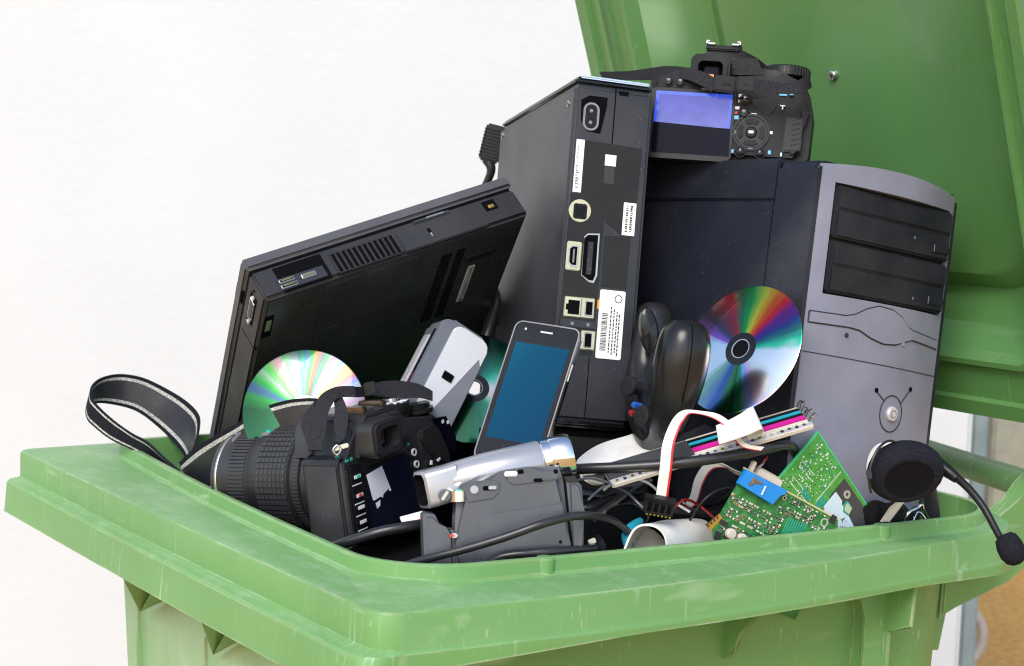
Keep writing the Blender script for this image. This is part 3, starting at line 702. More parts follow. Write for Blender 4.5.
for y, z in ((.0185, -.018), (.252, -.012)):
    k = MB(); k.lathe([(.001, .0), (-.0003, .0018), (-.0006, .0028), (.001, .003)], M['steel'], 16, Matrix.Translation((0, y, z)), 'x'); k.lathe([(-.0004, 0), (-.0004, .0016)], M['dark'], 12, Matrix.Translation((-.0001, y, z)), 'x'); k.build('screw', C)

# plug behind the console
pg = MB(); X = frame(P(494, 133, 1.80), RT-.25*UP, FW, UP+.25*RT)
pg.box(-.009, .012, -.008, .008, -.03, .008, M['blacksoft'], .002, X=X)
for i in range(9): pg.box(-.0098, .0128, -.0088, .0088, -.026+i*.0034, -.0243+i*.0034, M['black'], .0004, X=X)
pg.tube([X @ V((.0, 0, -.028)), P(491, 172, 1.80), P(480, 200, 1.81), P(478, 235, 1.82), V((.40, .56, .10)), V((.36, .58, -.10))], [.006, .0045, .0035, .0035, .0035, .0035], M['cable'])
tag(pg.build('cable_plug'), 'ribbed black plug sticking up between laptop and game console', 'plug')

# ================================================================== LAPTOP
LP = thing('laptop', frame((.0647, .3529, .2113), (.9552, -.0665, .2885), (.1676, -.682, -.7119), (-.2441, -.7283, .6403)),
           'closed black laptop tilted on edge, underside out, leaning against the game console', 'laptop')
b = MB(); b.box(0, .266, 0, .0125, -.285, 0, M['laptoplid'], .0028, 3); b.build('screen_lid', LP)
b = MB(); b.box(.0015, .2645, .0138, .0449, -.2835, -.0015, M['laptop'], .0030, 3); b.box(.006, .2605, .0440, .0452, -.2795, -.006, M['under'], .0004); b.box(.004, .262, .012, .015, -.281, -.004, M['dark']); bs = b.build('base', LP)
def edge(mb, x0, x1, y0, y1, m, h=.0006, b=0): mb.box(x0*.001, x1*.001, y0*.001, y1*.001, -.003, -.0015+h, m, b)
k = MB(); edge(k, 21, 66, 18.2, 43, M['dark'], .0003); edge(k, 18, 63, 29.5, 42, M['charcoal'], .0007, .0006); k.build('port_bay', LP)
for x0, x1, y0, y1 in ((20.5, 34.5, 31, 34.6), (20, 35, 36.4, 40.2), (40.5, 54, 32.5, 37)):
    k = MB(); edge(k, x0, x1, y0, y1, M['steel'], .0012, .0004); edge(k, x0+.9, x1-.9, y0+.8, y1-.8, M['dark'] if x0 < 40 else M['bronze'], .0014); edge(k, x0+2, x1-2, y0+1.4, y0+2.2, M['gold'], .0016); k.build('port', LP)
k = MB(); edge(k, 72, 134, 22.5, 43, M['dark'], .0003)
for i in range(12): edge(k, 72+i*5.15, 74.1+i*5.15, 22.5, 43, M['laptop'], .0012, .0005)
edge(k, 72, 134, 21.8, 23.2, M['laptop'], .0013, .0004); edge(k, 72, 134, 42.2, 43.4, M['laptop'], .0013, .0004); k.build('vent', LP)
k = MB(); edge(k, 137, 222, 24, 44, M['laptop'], .0012, .0008); edge(k, 166, 169.5, 28, 37, M['dark'], .0014, .0003); edge(k, 166.8, 168.7, 33, 37, M['silver'], .0017, .0003); k.build('drive_cover', LP)
k = MB(); edge(k, 158, 196, 16.2, 19.6, M['charcoal'], .0016, .0008); edge(k, 172, 190, 16.8, 18.6, M['steel'], .0028, .0006); k.build('latch', LP)
k = MB(); edge(k, 228, 241, 19, 30, M['dark'], .0005, .0004); edge(k, 232, 238, 24, 28, M['gold'], .0009, .0004); k.build('port', LP)
k = MB()
def lft(y0, y1, z0, z1, m, h=.0006, b=0): k.box(.0015-h, .004, y0*.001, y1*.001, z0*.001, z1*.001, m, b)
lft(23, 34, -55, -17, M['dark'], .0003)
k.prism([(.0246, -.0225), (.0325, -.0245), (.0325, -.0485), (.0246, -.0505)], .0003, .004, M['steel'], 'yz', .0004); k.prism([(.0262, -.025), (.0310, -.0262), (.0310, -.0465), (.0262, -.048)], -.0002, .004, M['charcoal'], 'yz')
for z in (-.0195, -.0535): k.lathe([(-.001, 0), (-.001, .002), (.001, .0022)], M['silverlight'], 12, Matrix.Translation((.0008, .0285, z)), 'x')
k.build('monitor_port', LP)
k = MB(); lft(26, 28, -13, -11, M['dark']); lft(20, 45, -76.5, -75.8, M['dark'], .0002); lft(.5, 12, -50, -33, M['dark'], .0002) ; lft(16, 17, -280, -4, M['dark'], .0002); k.build('side_seams', LP)
def und(mb, x0, x1, z0, z1, m, h=.0005, b=0): mb.box(x0*.001, x1*.001, .043, .0453+h*1.0, z0*.001, z1*.001, m, b)
k = MB(); und(k, 60, 152, -112, -10, M['under'], .0007, .0006); und(k, 66, 84, -95, -78, M['under'], .0011, .0005); k.build('access_cover', LP)
k = MB()
for i in range(34):
    und(k, 178, 189, -24-i*3.1-1.5, -24-i*3.1, M['dark'], .0003); und(k, 194, 203, -24-i*3.1-1.5, -24-i*3.1, M['dark'], .0003)
k.build('vent', LP)
k = MB(); k.prism(rrect(.206, .238, -.0465, -.0385, .0038), .044, .0475, M['rubber'], 'xz', .001); k.build('rubber_foot', LP)
k = MB(); und(k, 214, 221, -113, -58, M['paper'], .0004); und(k, 215.2, 219.8, -112, -59, M['greyplastic'], .0005)
for i in range(16): und(k, 216, 217+2*random.random(), -61-i*3.1, -60-i*3.1, M['paper'], .0006)
k.build('sticker', LP)
k = MB()
und(k, 5, 14, -60, -28, M['dark'], .0003, .0003); und(k, 7, 12, -50, -34, M['bronze'], .0005); k.build('dock_connector', LP)

for o_ in LP.children:                                # local z of this thing runs downwards
    o_.data.transform(Matrix.Diagonal((1, 1, -1, 1))); o_.data.flip_normals()

# ================================================================== DISCS
def disc(mw, rad, ms, label, hub='grey'):
    t = thing('compact_disc', mw, label, 'disc', 'compact discs in the bin')
    b = MB(); h = .0006
    r0 = rad*.30
    r0 = rad*.255
    b.lathe([(-h, r0), (-h, rad*.985), (-h*.4, rad), (h*.4, rad), (h, rad*.985), (h, r0)], ms, 72)
    b.build('data_area', t)
    k = MB(); hm = M['blackgloss'] if hub == 'dark' else M['silverlight']
    k.lathe([(-h, rad*.125), (-h, rad*.135), (-h*1.6, rad*.138), (-h*1.6, rad*.15), (-h, rad*.155), (-h, r0), (h, r0), (h, rad*.125), (-h, rad*.125)], hm, 48, mats=[hm, M['silver'], M['silver'], hm, hm, hm, hm, hm])
    k.build('hub', t); return t
def fnorm(t, n, upish):
    n = V(n).normalized(); c = V(upish); c = (c-n*c.dot(n)).normalized(); return frame(t, n.cross(c), n, c)
wht = (.93, .93, .9)
s1 = [(0, (.10, .35, .10)), (.05, (.12, .20, .5)), (.11, (.4, .6, .45)), (.15, (.85, .9, .9)), (.22, wht), (.28, (.8, .9, .95)), (.31, (.45, .2, .6)), (.345, (.12, .14, .2)), (.39, (.3, .10, .12)), (.43, (.55, .06, .10)), (.46, (.06, .28, .14)), (.50, (.05, .55, .12)), (.535, (.85, .75, .08)), (.565, (.92, .30, .03)), (.60, (.85, .04, .05)), (.63, (.25, .05, .30)), (.665, (.06, .10, .32)), (.70, (.07, .30, .25)), (.735, (.10, .75, .45)), (.76, wht), (.82, (.97, .97, .92)), (.87, (.95, .9, .8)), (.905, (.9, .65, .75)), (.93, (.5, .6, .95)), (.955, (.12, .55, .30)), (.98, (.03, .16, .10)), (1, (.10, .35, .10))]
nrm = (-RT*.83+UP*.558)*.74-FW*.67            # faces left and up
yax = -nrm; ra = V(RT-.2*UP)
disc(fnorm(P(741, 349, 1.425), yax, UP), .0565, mat_disc('rainbow_disc', [(p, tuple(x**1.35 for x in q)) for p, q in s1], .022, .2, 1.0, .95),
     'rainbow compact disc with a dark hub propped against the computer tower', 'dark')
s2 = [(0, (.25, .8, .5)), (.25, (.12, .5, .25)), (.29, (.2, .8, .3)), (.315, (.3, .5, .75)), (.34, (.15, .85, .2)), (.37, (.7, .9, .75)), (.39, (.25, .9, .25)), (.42, (.95, .6, .8)), (.44, (.4, .95, .5)), (.46, (.8, .85, .95)), (.485, (.25, .85, .7)), (.5, (.5, .6, .95)), (.515, (.15, .7, .25)), (.53, (.75, .4, .25)), (.545, (.3, .35, .45)), (.56, (.2, .65, .35)), (.575, (.85, .45, .9)), (.60, (.45, .9, .8)), (.62, (.95, .85, .4)), (.64, (.95, .5, .5)), (.66, (.5, .65, .98)), (.69, (.8, .9, .9)), (.73, (.9, .7, .9)), (.76, (.5, .9, .6)), (1, (.25, .8, .5))]
disc(fnorm(P(304, 411, 1.50), FW*.97-UP*.22+RT*.1, UP), .0535, mat_disc('pale_rainbow_disc', [(p, tuple(x**1.9 for x in q)) for p, q in s2], .02, .28, .85, .22),
     'pale green rainbow disc standing between the laptop and the long-lens camera')
s3 = [(0, (.01, .07, .03)), (.15, (.008, .03, .015)), (.35, (.008, .03, .015)), (.5, (.015, .06, .04)), (.58, (.02, .25, .16)), (.62, (.06, .45, .30)), (.655, (.30, .50, .40)), (.69, (.52, .56, .50)), (.74, (.56, .50, .44)), (.78, (.50, .46, .30)), (.81, (.20, .45, .30)), (.85, (.03, .22, .12)), (.92, (.02, .13, .07)), (1, (.01, .07, .03))]
disc(fnorm(P(474, 388, 1.605), FW*.88-UP*.44-RT*.12, UP*.95+RT*.3), .055, mat_disc('dark_green_disc', s3, .02, .15),
     'dark green disc tucked between the grey and white device and the smartphone', 'dark')

# ================================================================== GREY DEVICE
D = thing('media_player', frame(P(448, 316, 1.545), RT*.75-UP*.5+FW*.31, RT*-.4385+FW*.8475-UP*.132, UP) @ Matrix.Scale(1.03, 4),
          'rounded grey and white device with a small dark window, leaning on the laptop', 'electronic device')
b = MB(); b.prism([(x, z) for x, z in rrect(-.002, .0475, -.088, .001, .010, 6)], .001, .030, M['bluegrey'], 'xz', .004, 3); b.build('casing', D)
b = MB(); b.prism([(x, z) for x, z in rrect(.010, .0465, -.086, -.001, .008, 6)], -.0006, .003, M['offwhite'], 'xz', .001); b.build('white_cover', D)
b = MB(); b.prism([(.0215, -.0875), (.040, -.0875), (.0474, -.082), (.0474, -.024), (.0420, -.0165)], -.0012, .004, M['midgrey'], 'xz', .0008); b.build('grey_panel', D)
b = MB(); plate(b, 19, 29, -50, -43, M['dark'], -.0012, .0008, .0003); plate(b, 21, 24, -49, -47, M['steel'], -.0012, .0002); b.build('window', D)
b = MB(); b.box(-.0035, .001, .012, .026, -.075, -.016, M['silverlight'], .002); b.box(-.0028, .001, .005, .0105, -.080, -.012, M['lcddark'], .001); b.box(-.0029, .001, .0062, .0072, -.072, -.056, M['redmark'], .0003); b.build('side_trim', D)

# ================================================================== PHONE
PH = thing('smartphone', frame((.2097, .1531, .1741), (.4942, -.8664, -.0711), (.7467, .465, -.4756), (.4451, .182, .8768)),
           'black smartphone with a blue reflection on its screen propped up in the middle', 'phone')
b = MB(); b.prism(rrect(0, .0555, -.1165, .001, .0065, 7), .0008, .0085, M['blackgloss'], 'xz', .002, 3); b.build('body', PH)
b = MB(); b.ring(rrect(-.0005, .056, -.117, .0015, .0068, 7), rrect(.0006, .0549, -.1159, .0004, .0058, 7), .0002, .0032, M['band']); b.build('rim_band', PH)
b = MB(); b.prism(rrect(.0010, .0545, -.1155, 0, .0056, 7), 0, .001, M['blackgloss'], 'xz', .0003); b.build('front_glass', PH)
b = MB(); plate(b, 5.2, 51.2, -98, -17, M['phoneblue'], 0, .0002); b.build('screen', PH)
b = MB(); b.prism(sm([(23, -5.2), (33.5, -5.2), (33.5, -6.6), (23, -6.6)]), -.0003, .0006, M['steel'], 'xz'); b.build('earpiece', PH)
b = MB(); b.cyl((.0098, 0, -.0052), .0011, .0005, -.0003, M['mark'], n=12); b.build('front_lens', PH)
b = MB(); b.box(.0555, .0565, .003, .0055, -.042, -.027, M['steel'], .0004); b.build('side_key', PH)

# ================================================================== CAMERA ON TOP
K = thing('camera', frame(V((.3096, .1118, .3583))+(V((.3096, .1118, .3583))-CP)*.105, (.69, -.723, -.0345), (.7113, .6861, -.1526), (.134, .0808, .9877)) @ Matrix.Scale(1.105, 4),
          'black camera lying on top of the tower with lilac-blue sky reflected in its screen', 'camera', 'cameras in the bin')
b = MB()
b.prism(sm([(-7, -52), (114, -53), (118, -46), (120, -10), (119, 6), (114, 15), (100, 21), (92, 24), (80, 25), (30, 19), (22, 14), (0, 12), (-7, 11)]), .0005, .045, M['black'], 'xz', .007, 4)
b.prism(sm([(14, 8), (21, 21), (31, 35), (40, 39.5), (64, 39.5), (76, 32.5), (88, 25), (96, 12)]), .005, .058, M['black'], 'xz', .008, 4)
b.build('body', K)
b = MB(); b.prism(sm([(98, -53), (116, -52), (122, -44), (123, -8), (120, 4), (104, 8)]), -.002, .058, M['black'], 'xz', .011, 5); b.build('grip', K)
b = MB(); b.prism(sm([(102, -42), (116, -40), (116, -15), (103, -14)]), -.0022, .002, M['blacksoft'], 'xz', .001)
for i in range(5):
    for j in range(3): b.box(.1085+j*.0022, .1097+j*.0022, -.0029, 0, -.0365+i*.004+j*.0006, -.0355+i*.004+j*.0006, M['black'])
b.build('card_door', K)
b = MB(); b.prism(sm([(73, -1), (92, 2), (96, -6), (90, -15), (84, -13), (78, -9)]), -.0004, .003, M['rubber'], 'xz', .001); b.build('thumb_rest', K)
b = MB(); b.prism(rrect(-.0045, .0625, -.0525, .0035, .003), -.0012, .004, M['blacksoft'], 'xz', .0012); b.build('screen_frame', K)
b = MB()
plate(b, -.6, 60, -26, .9, M['lcdedge'], -.0012, .0003); plate(b, 1.6, 58, -26, -1.6, M['lcdblue'], -.0015, .0002)
b.prism(sm([(-.8, -48), (61, -48), (60.2, -26.4), (-.8, -24)]), -.0019, -.0012, M['lcddark'], 'xz'); b.build('screen', K)  # lilac upper and dark lower half imitate a reflection
b = MB(); b.ring(rrect(.0255, .0565, .0065, .0305, .006), rrect(.0315, .0510, .0115, .0250, .004), -.009, .008, M['rubber']); b.ring(rrect(.0275, .0545, .0085, .0285, .005), rrect(.0315, .0510, .0115, .0250, .004), -.0105, -.0085, M['rubber'])
b.box(.031, .0515, .002, .006, .011, .0255, M['dark']); b.box(.0355, .047, .000, .003, .0135, .0230, M['lcddark'], .001); b.box(.039, .0435, -.0005, .001, .014, .0165, M['orange']); b.build('eyepiece', K)
b = MB(); b.box(.034, .061, .010, .034, .0385, .0425, M['black'], .001)
for x in (.0355, .0545): b.box(x, x+.006, .008, .030, .0425, .0438, M['silver'], .0004); b.box(x-.0012 if x < .04 else x+.004, x+.0018 if x < .04 else x+.0072, .008, .030, .0445, .0458, M['silver'], .0005); b.box(x-.0012 if x < .04 else x+.0062, x if x < .04 else x+.0072, .008, .03, .0430, .0452, M['silver'])
b.build('hot_shoe', K)
b = MB(); b.lathe([(.0, .017), (.001, .0182), (.0075, .0182), (.0088, .0172), (.0088, 0)], M['blacksoft'], 40, Matrix.Translation((.099, .026, .021)), 'z')
for i in range(40): a = 2*math.pi*i/40; b.box(-.0004, .0004, -.0005, .0005, .001, .0075, M['black'], X=Matrix.Translation((.099+.0182*math.cos(a), .026+.0182*math.sin(a), .021)))
b.build('mode_dial', K)
for x, z, r in ((8.3, 8.8, 3.0), (17.6, 8.6, 3.0), (69.8, -2.3, 4.2), (69.8, -13, 3.4), (69.6, -43.4, 3.8), (85, -43.8, 3.6)):
    k = MB(); k.ring(circ(x*.001, z*.001, (r+.9)*.001), circ(x*.001, z*.001, r*.001), -.0006, .003, M['black']); k.lathe([(.003, r*.00098), (-.0016, r*.00098), (-.0022, r*.0008), (-.0025, 0)], M['blackgloss'], 20, Matrix.Translation((x*.001, 0, z*.001))); k.build('button', K)
b = MB(); b.ring(circ(.0768, -.0277, .0146, 36), circ(.0768, -.0277, .0128, 36), -.0012, .003, M['blackgloss']); b.cyl((.0768, 0, -.0277), .0128, .003, -.0007, M['blacksoft'], n=36)
b.cyl((.0768, 0, -.0277), .0046, .003, -.0022, M['black'], n=24, b=.0008); b.box(.0748, .0788, -.0026, -.002, -.0288, -.0266, M['mark'], .0003)
for a0 in (0, 90, 180, 270):
    po = [(.0768+r*math.cos(R_(a0+d)), -.0277+r*math.sin(R_(a0+d))) for r, ds in ((.0072, (-32, -16, 0, 16, 32)), (.0108, (32, 16, 0, -16, -32))) for d in ds]
    b.prism(po, -.0018, .001, M['black'], 'xz', .0004)
b.build('control_pad', K)
b = MB()
for x, z, w, h, m in ((64.5, .8, 3, 2.4, 'mark'), (64.5, -3.6, 2.6, 2, 'mark'), (62.5, -9, 3.4, 2.4, 'mark'), (62.8, -12.8, 1.8, 1.8, 'redmark'), (62.6, -16.6, 3.4, 3, 'bluemark'), (61, -28, 6, 3, 'mark'), (61, -43.4, 3.4, 2.6, 'bluemark'), (75.6, -13.4, 4, 2, 'mark'), (91, -27, 2.4, 2.2, 'mark'), (75.5, -41, 4, 1.8, 'mark'), (91.2, -42.6, 2.2, 3, 'bluemark'), (96, 4, 6, 2.6, 'bluemark'), (104, 4.4, 3, 2.4, 'bluemark'), (99, -7, 1, 3, 'mark'), (97.6, -5.6, 3.8, .8, 'mark'), (101, -44, 1.2, 3, 'lightblue'), (35, 3.4, 6, 3, 'greyplastic'), (43, 3.6, 6, 3, 'greyplastic')):
    plate(b, x, x+w, z-h/2, z+h/2, M[m], -.0001 if x > 90 and False else 0, .0029 if x > 97 else .0006)
b.build('icon_marks', K)
b = MB(); b.lathe([(.044, .030), (.075, .031), (.078, .029), (.078, 0)], M['black'], 40, Matrix.Translation((.052, 0, -.014))); b.build('lens', K)
# strap of that camera
ct = MB(); W = [(1.0, M['strapgrey'])]
def pr(a, b_, d, d2=None): return (P(*a, d), P(*b_, d2 or d))
ct.ribbon([pr((600, 72), (604, 79), 1.724), pr((628, 71), (630, 80), 1.657), pr((650, 68), (652, 80), 1.602), pr((668, 66), (668, 78), 1.558), pr((690, 68), (688, 80), 1.530), pr((706, 73), (702, 86), 1.519), pr((716, 79), (712, 92), 1.516)], .0016, W, M['strapgrey'], 6)
ct.ribbon([pr((752, 78), (751, 92), 1.505), pr((770, 81), (770, 93), 1.492), pr((788, 83), (789, 94), 1.486), pr((801, 79), (803, 92), 1.486), pr((808, 73), (811, 87), 1.503), pr((803, 75), (806, 84), 1.536), pr((797, 80), (799, 90), 1.558)], .0016, W, M['strapgrey'], 6)
for (a, c, d) in (((714, 76), (736, 92), 1.512), ((737, 77), (754, 92), 1.503)):
    q0, q1 = P(*a, d), P(*c, d); Xf = frame((q0+q1)/2, RT-.1*UP, FW, UP); w = abs((q1-q0).dot(RT))/2; h = abs((q1-q0).dot(UP))/2
    ct.box(-w, w, -.0022, .0026, -h, h, M['blacksoft'], .0012, X=Xf); ct.box(-w*.3, w*.5, -.0026, 0, -h*.2, h*.1, M['black'], X=Xf)
Ki = K.matrix_world.inverted(); ct.v = [Ki @ p for p in ct.v]; ct.build('strap', K)

# ================================================================== CAMERA WITH LONG LENS
SX = frame((.0961, .2282, .0557), (.9053, .4101, .1107), (-.3993, .9105, -.1074), (-.1448, .0531, .988)); SX = SX @ Matrix.Scale(1.06, 4)
S = thing('camera', SX, 'black camera with a long ribbed zoom lens lying at the left end of the heap', 'camera', 'cameras in the bin')
b = MB()
b.prism(sm([(0, -62), (0, -1), (3, 2), (14, 3), (20, 12), (26, 26), (34, 28), (74, 27), (82, 16), (88, 12), (126, 12), (136, 6), (143, -16), (140, -62)]), 0, .040, M['slr'], 'xz', .0035, 3)
b.prism(sm([(18, 0), (24, 22), (33, 29.5), (74, 28.5), (81, 17), (84, 0)]), -.008, .062, M['slr'], 'xz', .004, 3); b.build('body', S)
b = MB(); b.prism(sm([(-1, -62), (-1, -4), (2, 0), (3, -62)]), .004, .036, M['slr'], 'xz', .001); b.cyl((.0, .028, -.012), .0014, .0, -.0, M['steel'], 'x'); b.build('side_cover', S)
b = MB(); b.prism(sm([(99, -58), (140, -56), (145, -38), (143, -14), (134, 5), (104, 9), (95, 2), (94, -40)]), -.0035, .050, M['slr'], 'xz', .006, 4); b.build('grip', S)
b = MB(); b.prism(sm([(101, 4), (118, 6), (127, -2), (131, -18), (136, -33), (118, -27), (106, -14), (99, -4)]), -.0058, -.002, M['rubber'], 'xz', .0014, 3); b.build('thumb_rest', S)
b = MB(); b.prism(sm([(120, 9), (136, 7), (146, -12), (144, -24), (138, -24), (130, -6)]), -.0072, -.002, M['lcddark'], 'xz', .001)
for x, z in ((129, 4), (136, 2)): b.box(x*.001-.0018, x*.001+.0018, -.0076, -.007, z*.001-.0015, z*.001+.0015, M['mark'], .0003)
b.build('button_panel', S)
b = MB(); b.prism(sm([(4, -62), (4, -6), (8, -3), (22, -5), (23, -62)]), -.0035, .002, M['blackgloss'], 'xz', .0015)
b.build('button_strip', S)
for z, m in ((-12.5, 'greenmark'), (-27, 'redmark'), (-36.3, 'mark'), (-47.5, 'mark')):
    k = MB(); k.box(.0065, .0165, -.0052, -.002, z*.001-.0022, z*.001+.0022, M['blacksoft'], .0012); k.box(.0072, .0155, -.0056, -.005, z*.001-.0014, z*.001+.0014, M['mark'], .0003); k.box(.0098, .0138, -.006, -.0055, z*.001-.0012, z*.001+.0012, M[m], .0002)
    k.box(.006, .0175, -.0040, -.003, z*.001-.0066, z*.001-.0058, M['mark']); k.build('button', S)
b = MB(); b.prism(rrect(.0225, .0875, -.0605, -.010, .003), -.002, .002, M['blacksoft'], 'xz', .001); b.build('screen_frame', S)
b = MB(); plate(b, 24.5, 85.5, -59.5, -12.5, M['slrlcd'], -.002, .0004); b.build('screen', S)
b = MB(); b.prism(sm([(26, -15), (46.5, -12.8), (54.5, -34), (52.5, -34.5), (51.5, -32), (44, -34.5), (42.5, -37), (40, -35.5), (31, -36.5), (30, -35)]), -.0028, -.0025, M['label'], 'xz'); b.prism(sm([(33, -39), (39, -38), (38, -42), (34, -43.5)]), -.0028, -.0025, M['label'], 'xz'); b.build('screen_reflection', S)  # ragged white plates stand in for a reflection on the screen
b = MB(); b.ring(rrect(.0165, .0535, -.001, .0265, .007, 7), rrect(.024, .047, .0045, .0205, .004, 7), -.020, -.006, M['slr']); b.ring(rrect(.0185, .0515, .0005, .025, .006, 7), rrect(.024, .047, .0045, .0205, .004, 7), -.0225, -.0195, M['rubber'])
b.box(.023, .048, -.010, -.006, .003, .0215, M['dark']); b.box(.0285, .0425, -.0125, -.0095, .006, .018, mat('viewfinder_glass', (.035, .012, .008), .08, coat=.5), .001); b.build('eyepiece', S)
b = MB(); b.box(.037, .076, -.002, .038, .0275, .0298, M['slr'], .001); b.box(.0405, .0475, .004, .028, .0298, .0345, M['bronze'], .0012); b.box(.0655, .0725, .004, .028, .0298, .0345, M['bronze'], .0012); b.box(.0515, .0615, .008, .026, .0298, .0315, M['steel'], .0005); b.build('hot_shoe', S)
b = MB(); b.lathe([(-.01, .0135), (.0, .0135), (.0, .0145), (.002, .0155), (.008, .0155), (.0092, .0128), (.0092, 0)], M['blacksoft'], 40, Matrix.Translation((.096, .018, .0185)), 'z')
for i in range(14): a = 2*math.pi*i/14; b.box(-.0012, .0012, -.0028, .0028, -.0004, .0006, M['mark'], X=Matrix.Translation((.096+.0112*math.cos(a), .018+.0112*math.sin(a), .0278)) @ Matrix.Rotation(a-math.pi/2, 4, 'Z'))
b.lathe([(0, .0065), (.0035, .006), (.0035, 0)], M['steel'], 24, Matrix.Translation((.096, .018, .0275)), 'z'); b.build('mode_dial', S)
b = MB(); b.lathe([(.0, .0135), (.001, .0145), (.004, .0145), (.0048, .0122), (.0075, .0122), (.0086, .0108), (.0086, 0)], M['blacksoft'], 36, Matrix.Translation((.126, .016, .0120)), 'z'); b.build('control_dial', S)
b = MB(); b.cyl((.071, .010, .022), .004, -.006, .004, M['blackgloss'], 'z'); b.build('lock_knob', S)
b = MB(); b.ring(circ(.113, -.034, .0125, 30), circ(.113, -.034, .0085, 30), -.0048, -.003, M['black']); b.cyl((.113, 0, -.034), .0042, -.003, -.006, M['blacksoft'])
for a0 in range(0, 360, 60): b.box(-.0018, .0018, -.0054, -.004, -.0009, .0009, M['mark'], X=Matrix.Translation((.113+.0105*math.cos(R_(a0)), -.0012, -.034+.0105*math.sin(R_(a0)))) @ Matrix.Rotation(-R_(a0)+.8, 4, 'Y'))
b.build('control_pad', S)
b = MB()
for x, z in ((89, -12), (90.5, -22)): b.ring(circ(x*.001, z*.001, .003, 18), circ(x*.001, z*.001, .0019, 18), -.0046, -.003, M['mark']); b.cyl((x*.001, 0, z*.001), .0018, -.002, -.0043, M['black'])
b.box(.082, .085, -.0012, .0005, .004, .007, M['greenmark']); b.box(.0865, .088, -.0012, .0005, -.006, -.004, M['greenmark'])
b.box(.008, .012, .010, .0105, .0028, .0038, M['greenmark']); b.box(.006, .0095, -.0003, .0003, -.0005, .0015, M['greenmark']); b.box(.0115, .0145, -.0003, .0003, -.0005, .002, M['greenmark']); b.build('icon_marks', S)
# lens
LC = (.056, -.026)
def ln(prof, m, name, par, knurl=None, n=64, **kw):
    k = MB(); k.lathe(prof, m, n, Matrix.Translation((LC[0], 0, LC[1])), **kw)
    if knurl:
        h0, h1, r, cnt, w, hh, mk, rows = knurl
        for i in range(cnt):
            a = 2*math.pi*i/cnt
            for j in range(rows):
                a0 = h0+(h1-h0)*j/rows; a1 = h0+(h1-h0)*(j+1)/rows-(.0006 if rows > 1 else 0)
                X = Matrix.Translation((LC[0], 0, LC[1])) @ Matrix.Rotation(-a, 4, 'Y') @ Matrix.Translation((r, 0, 0))
                k.box(-.0008, hh, a0, a1, -w/2, w/2, mk, X=X)
    return k.build(name, par)
lens = ln([(.036, .034), (.040, .040), (.052, .0425), (.054, .0425), (.054, .0415), (.104, .0405), (.106, .0392), (.116, .0385), (.133, .0375), (.133, .0365), (.136, .0370), (.149, .0370), (.151, .0362), (.1515, .0342), (.145, .033), (.142, 0)], M['slr'], 'lens', S)
ln([(.0545, .0425), (.055, .0436), (.062, .0436), (.0625, .0425)], M['slr'], 'aperture_ring', lens, (.0552, .0618, .0434, 90, .0014, .0007, M['lensrubber'], 1))
ln([(.066, .0415), (.067, .0432), (.100, .0428), (.101, .0412)], M['slr'], 'zoom_ring', lens, (.0685, .0985, .0428, 56, .0030, .0011, M['lensrubber'], 7))
ln([(.112, .0385), (.113, .0396), (.131, .0392), (.132, .0378)], M['slr'], 'focus_ring', lens, (.1135, .1305, .0392, 80, .0016, .0012, M['lensrubber'], 1))
k = MB(); X = Matrix.Translation((LC[0], 0, LC[1]))
for a0, h0, h1 in ((100, .102, .112), (112, .134, .137)):
    k.box(.0385, .0412, h0, h1, -.006, .006, M['greyplastic'], .001, X=X @ Matrix.Rotation(-R_(a0), 4, 'Y'))
k.lathe([(.1445, .0370), (.145, .0374), (.1462, .0374), (.1468, .0370)], M['steel'], 64, X); k.box(.039, .0422, .104, .108, -.003, .003, M['greenmark'], X=X @ Matrix.Rotation(-R_(100), 4, 'Y')); k.build('lens_trim', lens)
# neck strap of that camera: loop over the corner of the bin
st = MB()
C5 = [(.10, M['strap']), (.19, M['stitch']), (.81, M['strap']), (.90, M['stitch']), (1., M['strap'])]
BK = [M['strap'], M['stitch'], M['leather'], M['stitch'], M['strap']]
def pq(u, l, d, d2=None): return (P(*u, d), P(*l, d2 or d))
st.ribbon([pq((178, 470), (196, 492), 1.60), pq((163, 457), (181, 479), 1.64), pq((147, 442), (160, 464), 1.67), pq((131, 433), (138, 452), 1.69), pq((112, 419), (112, 440), 1.70), pq((97, 405), (95, 427), 1.71), pq((91, 396), (88, 419), 1.72), pq((93, 385), (87, 407), 1.74), pq((104, 377), (98, 403), 1.76), pq((122, 374), (120, 406), 1.775), pq((144, 378), (138, 412), 1.78), pq((167, 389), (156, 425), 1.78), pq((186, 401), (170, 438), 1.77), pq((198, 414), (181, 450), 1.755), pq((199, 428), (188, 462), 1.73), pq((194, 448), (194, 480), 1.70)], .0022, C5, BK, 6)
st.ribbon([pq((180, 462), (196, 500), 1.60), pq((196, 447), (216, 494), 1.57), pq((214, 436), (235, 476), 1.545), pq((236, 424), (252, 462), 1.53), pq((262, 408), (274, 444), 1.51), pq((288, 400), (292, 436), 1.49), pq((310, 398), (308, 432), 1.47), pq((326, 400), (318, 430), 1.45)], .0022, C5, BK, 6)
S1 = [(1., M['strapgrey'])]
st.ribbon([pq((354, 386), (355, 397), 1.43), pq((335, 387), (338, 398), 1.425), pq((320, 396), (332, 405), 1.42), pq((314, 411), (328, 414), 1.415), pq((312, 428), (326, 430), 1.41), pq((308, 450), (322, 451), 1.402)], .0024, S1, M['strapgrey'], 7)
st.ribbon([pq((334, 399), (342, 396), 1.43), pq((335, 412), (347, 409), 1.42), pq((334, 426), (348, 424), 1.415), pq((336, 436), (345, 438), 1.41), pq((333, 442), (340, 444), 1.405)], .0024, S1, M['strapgrey'], 6)
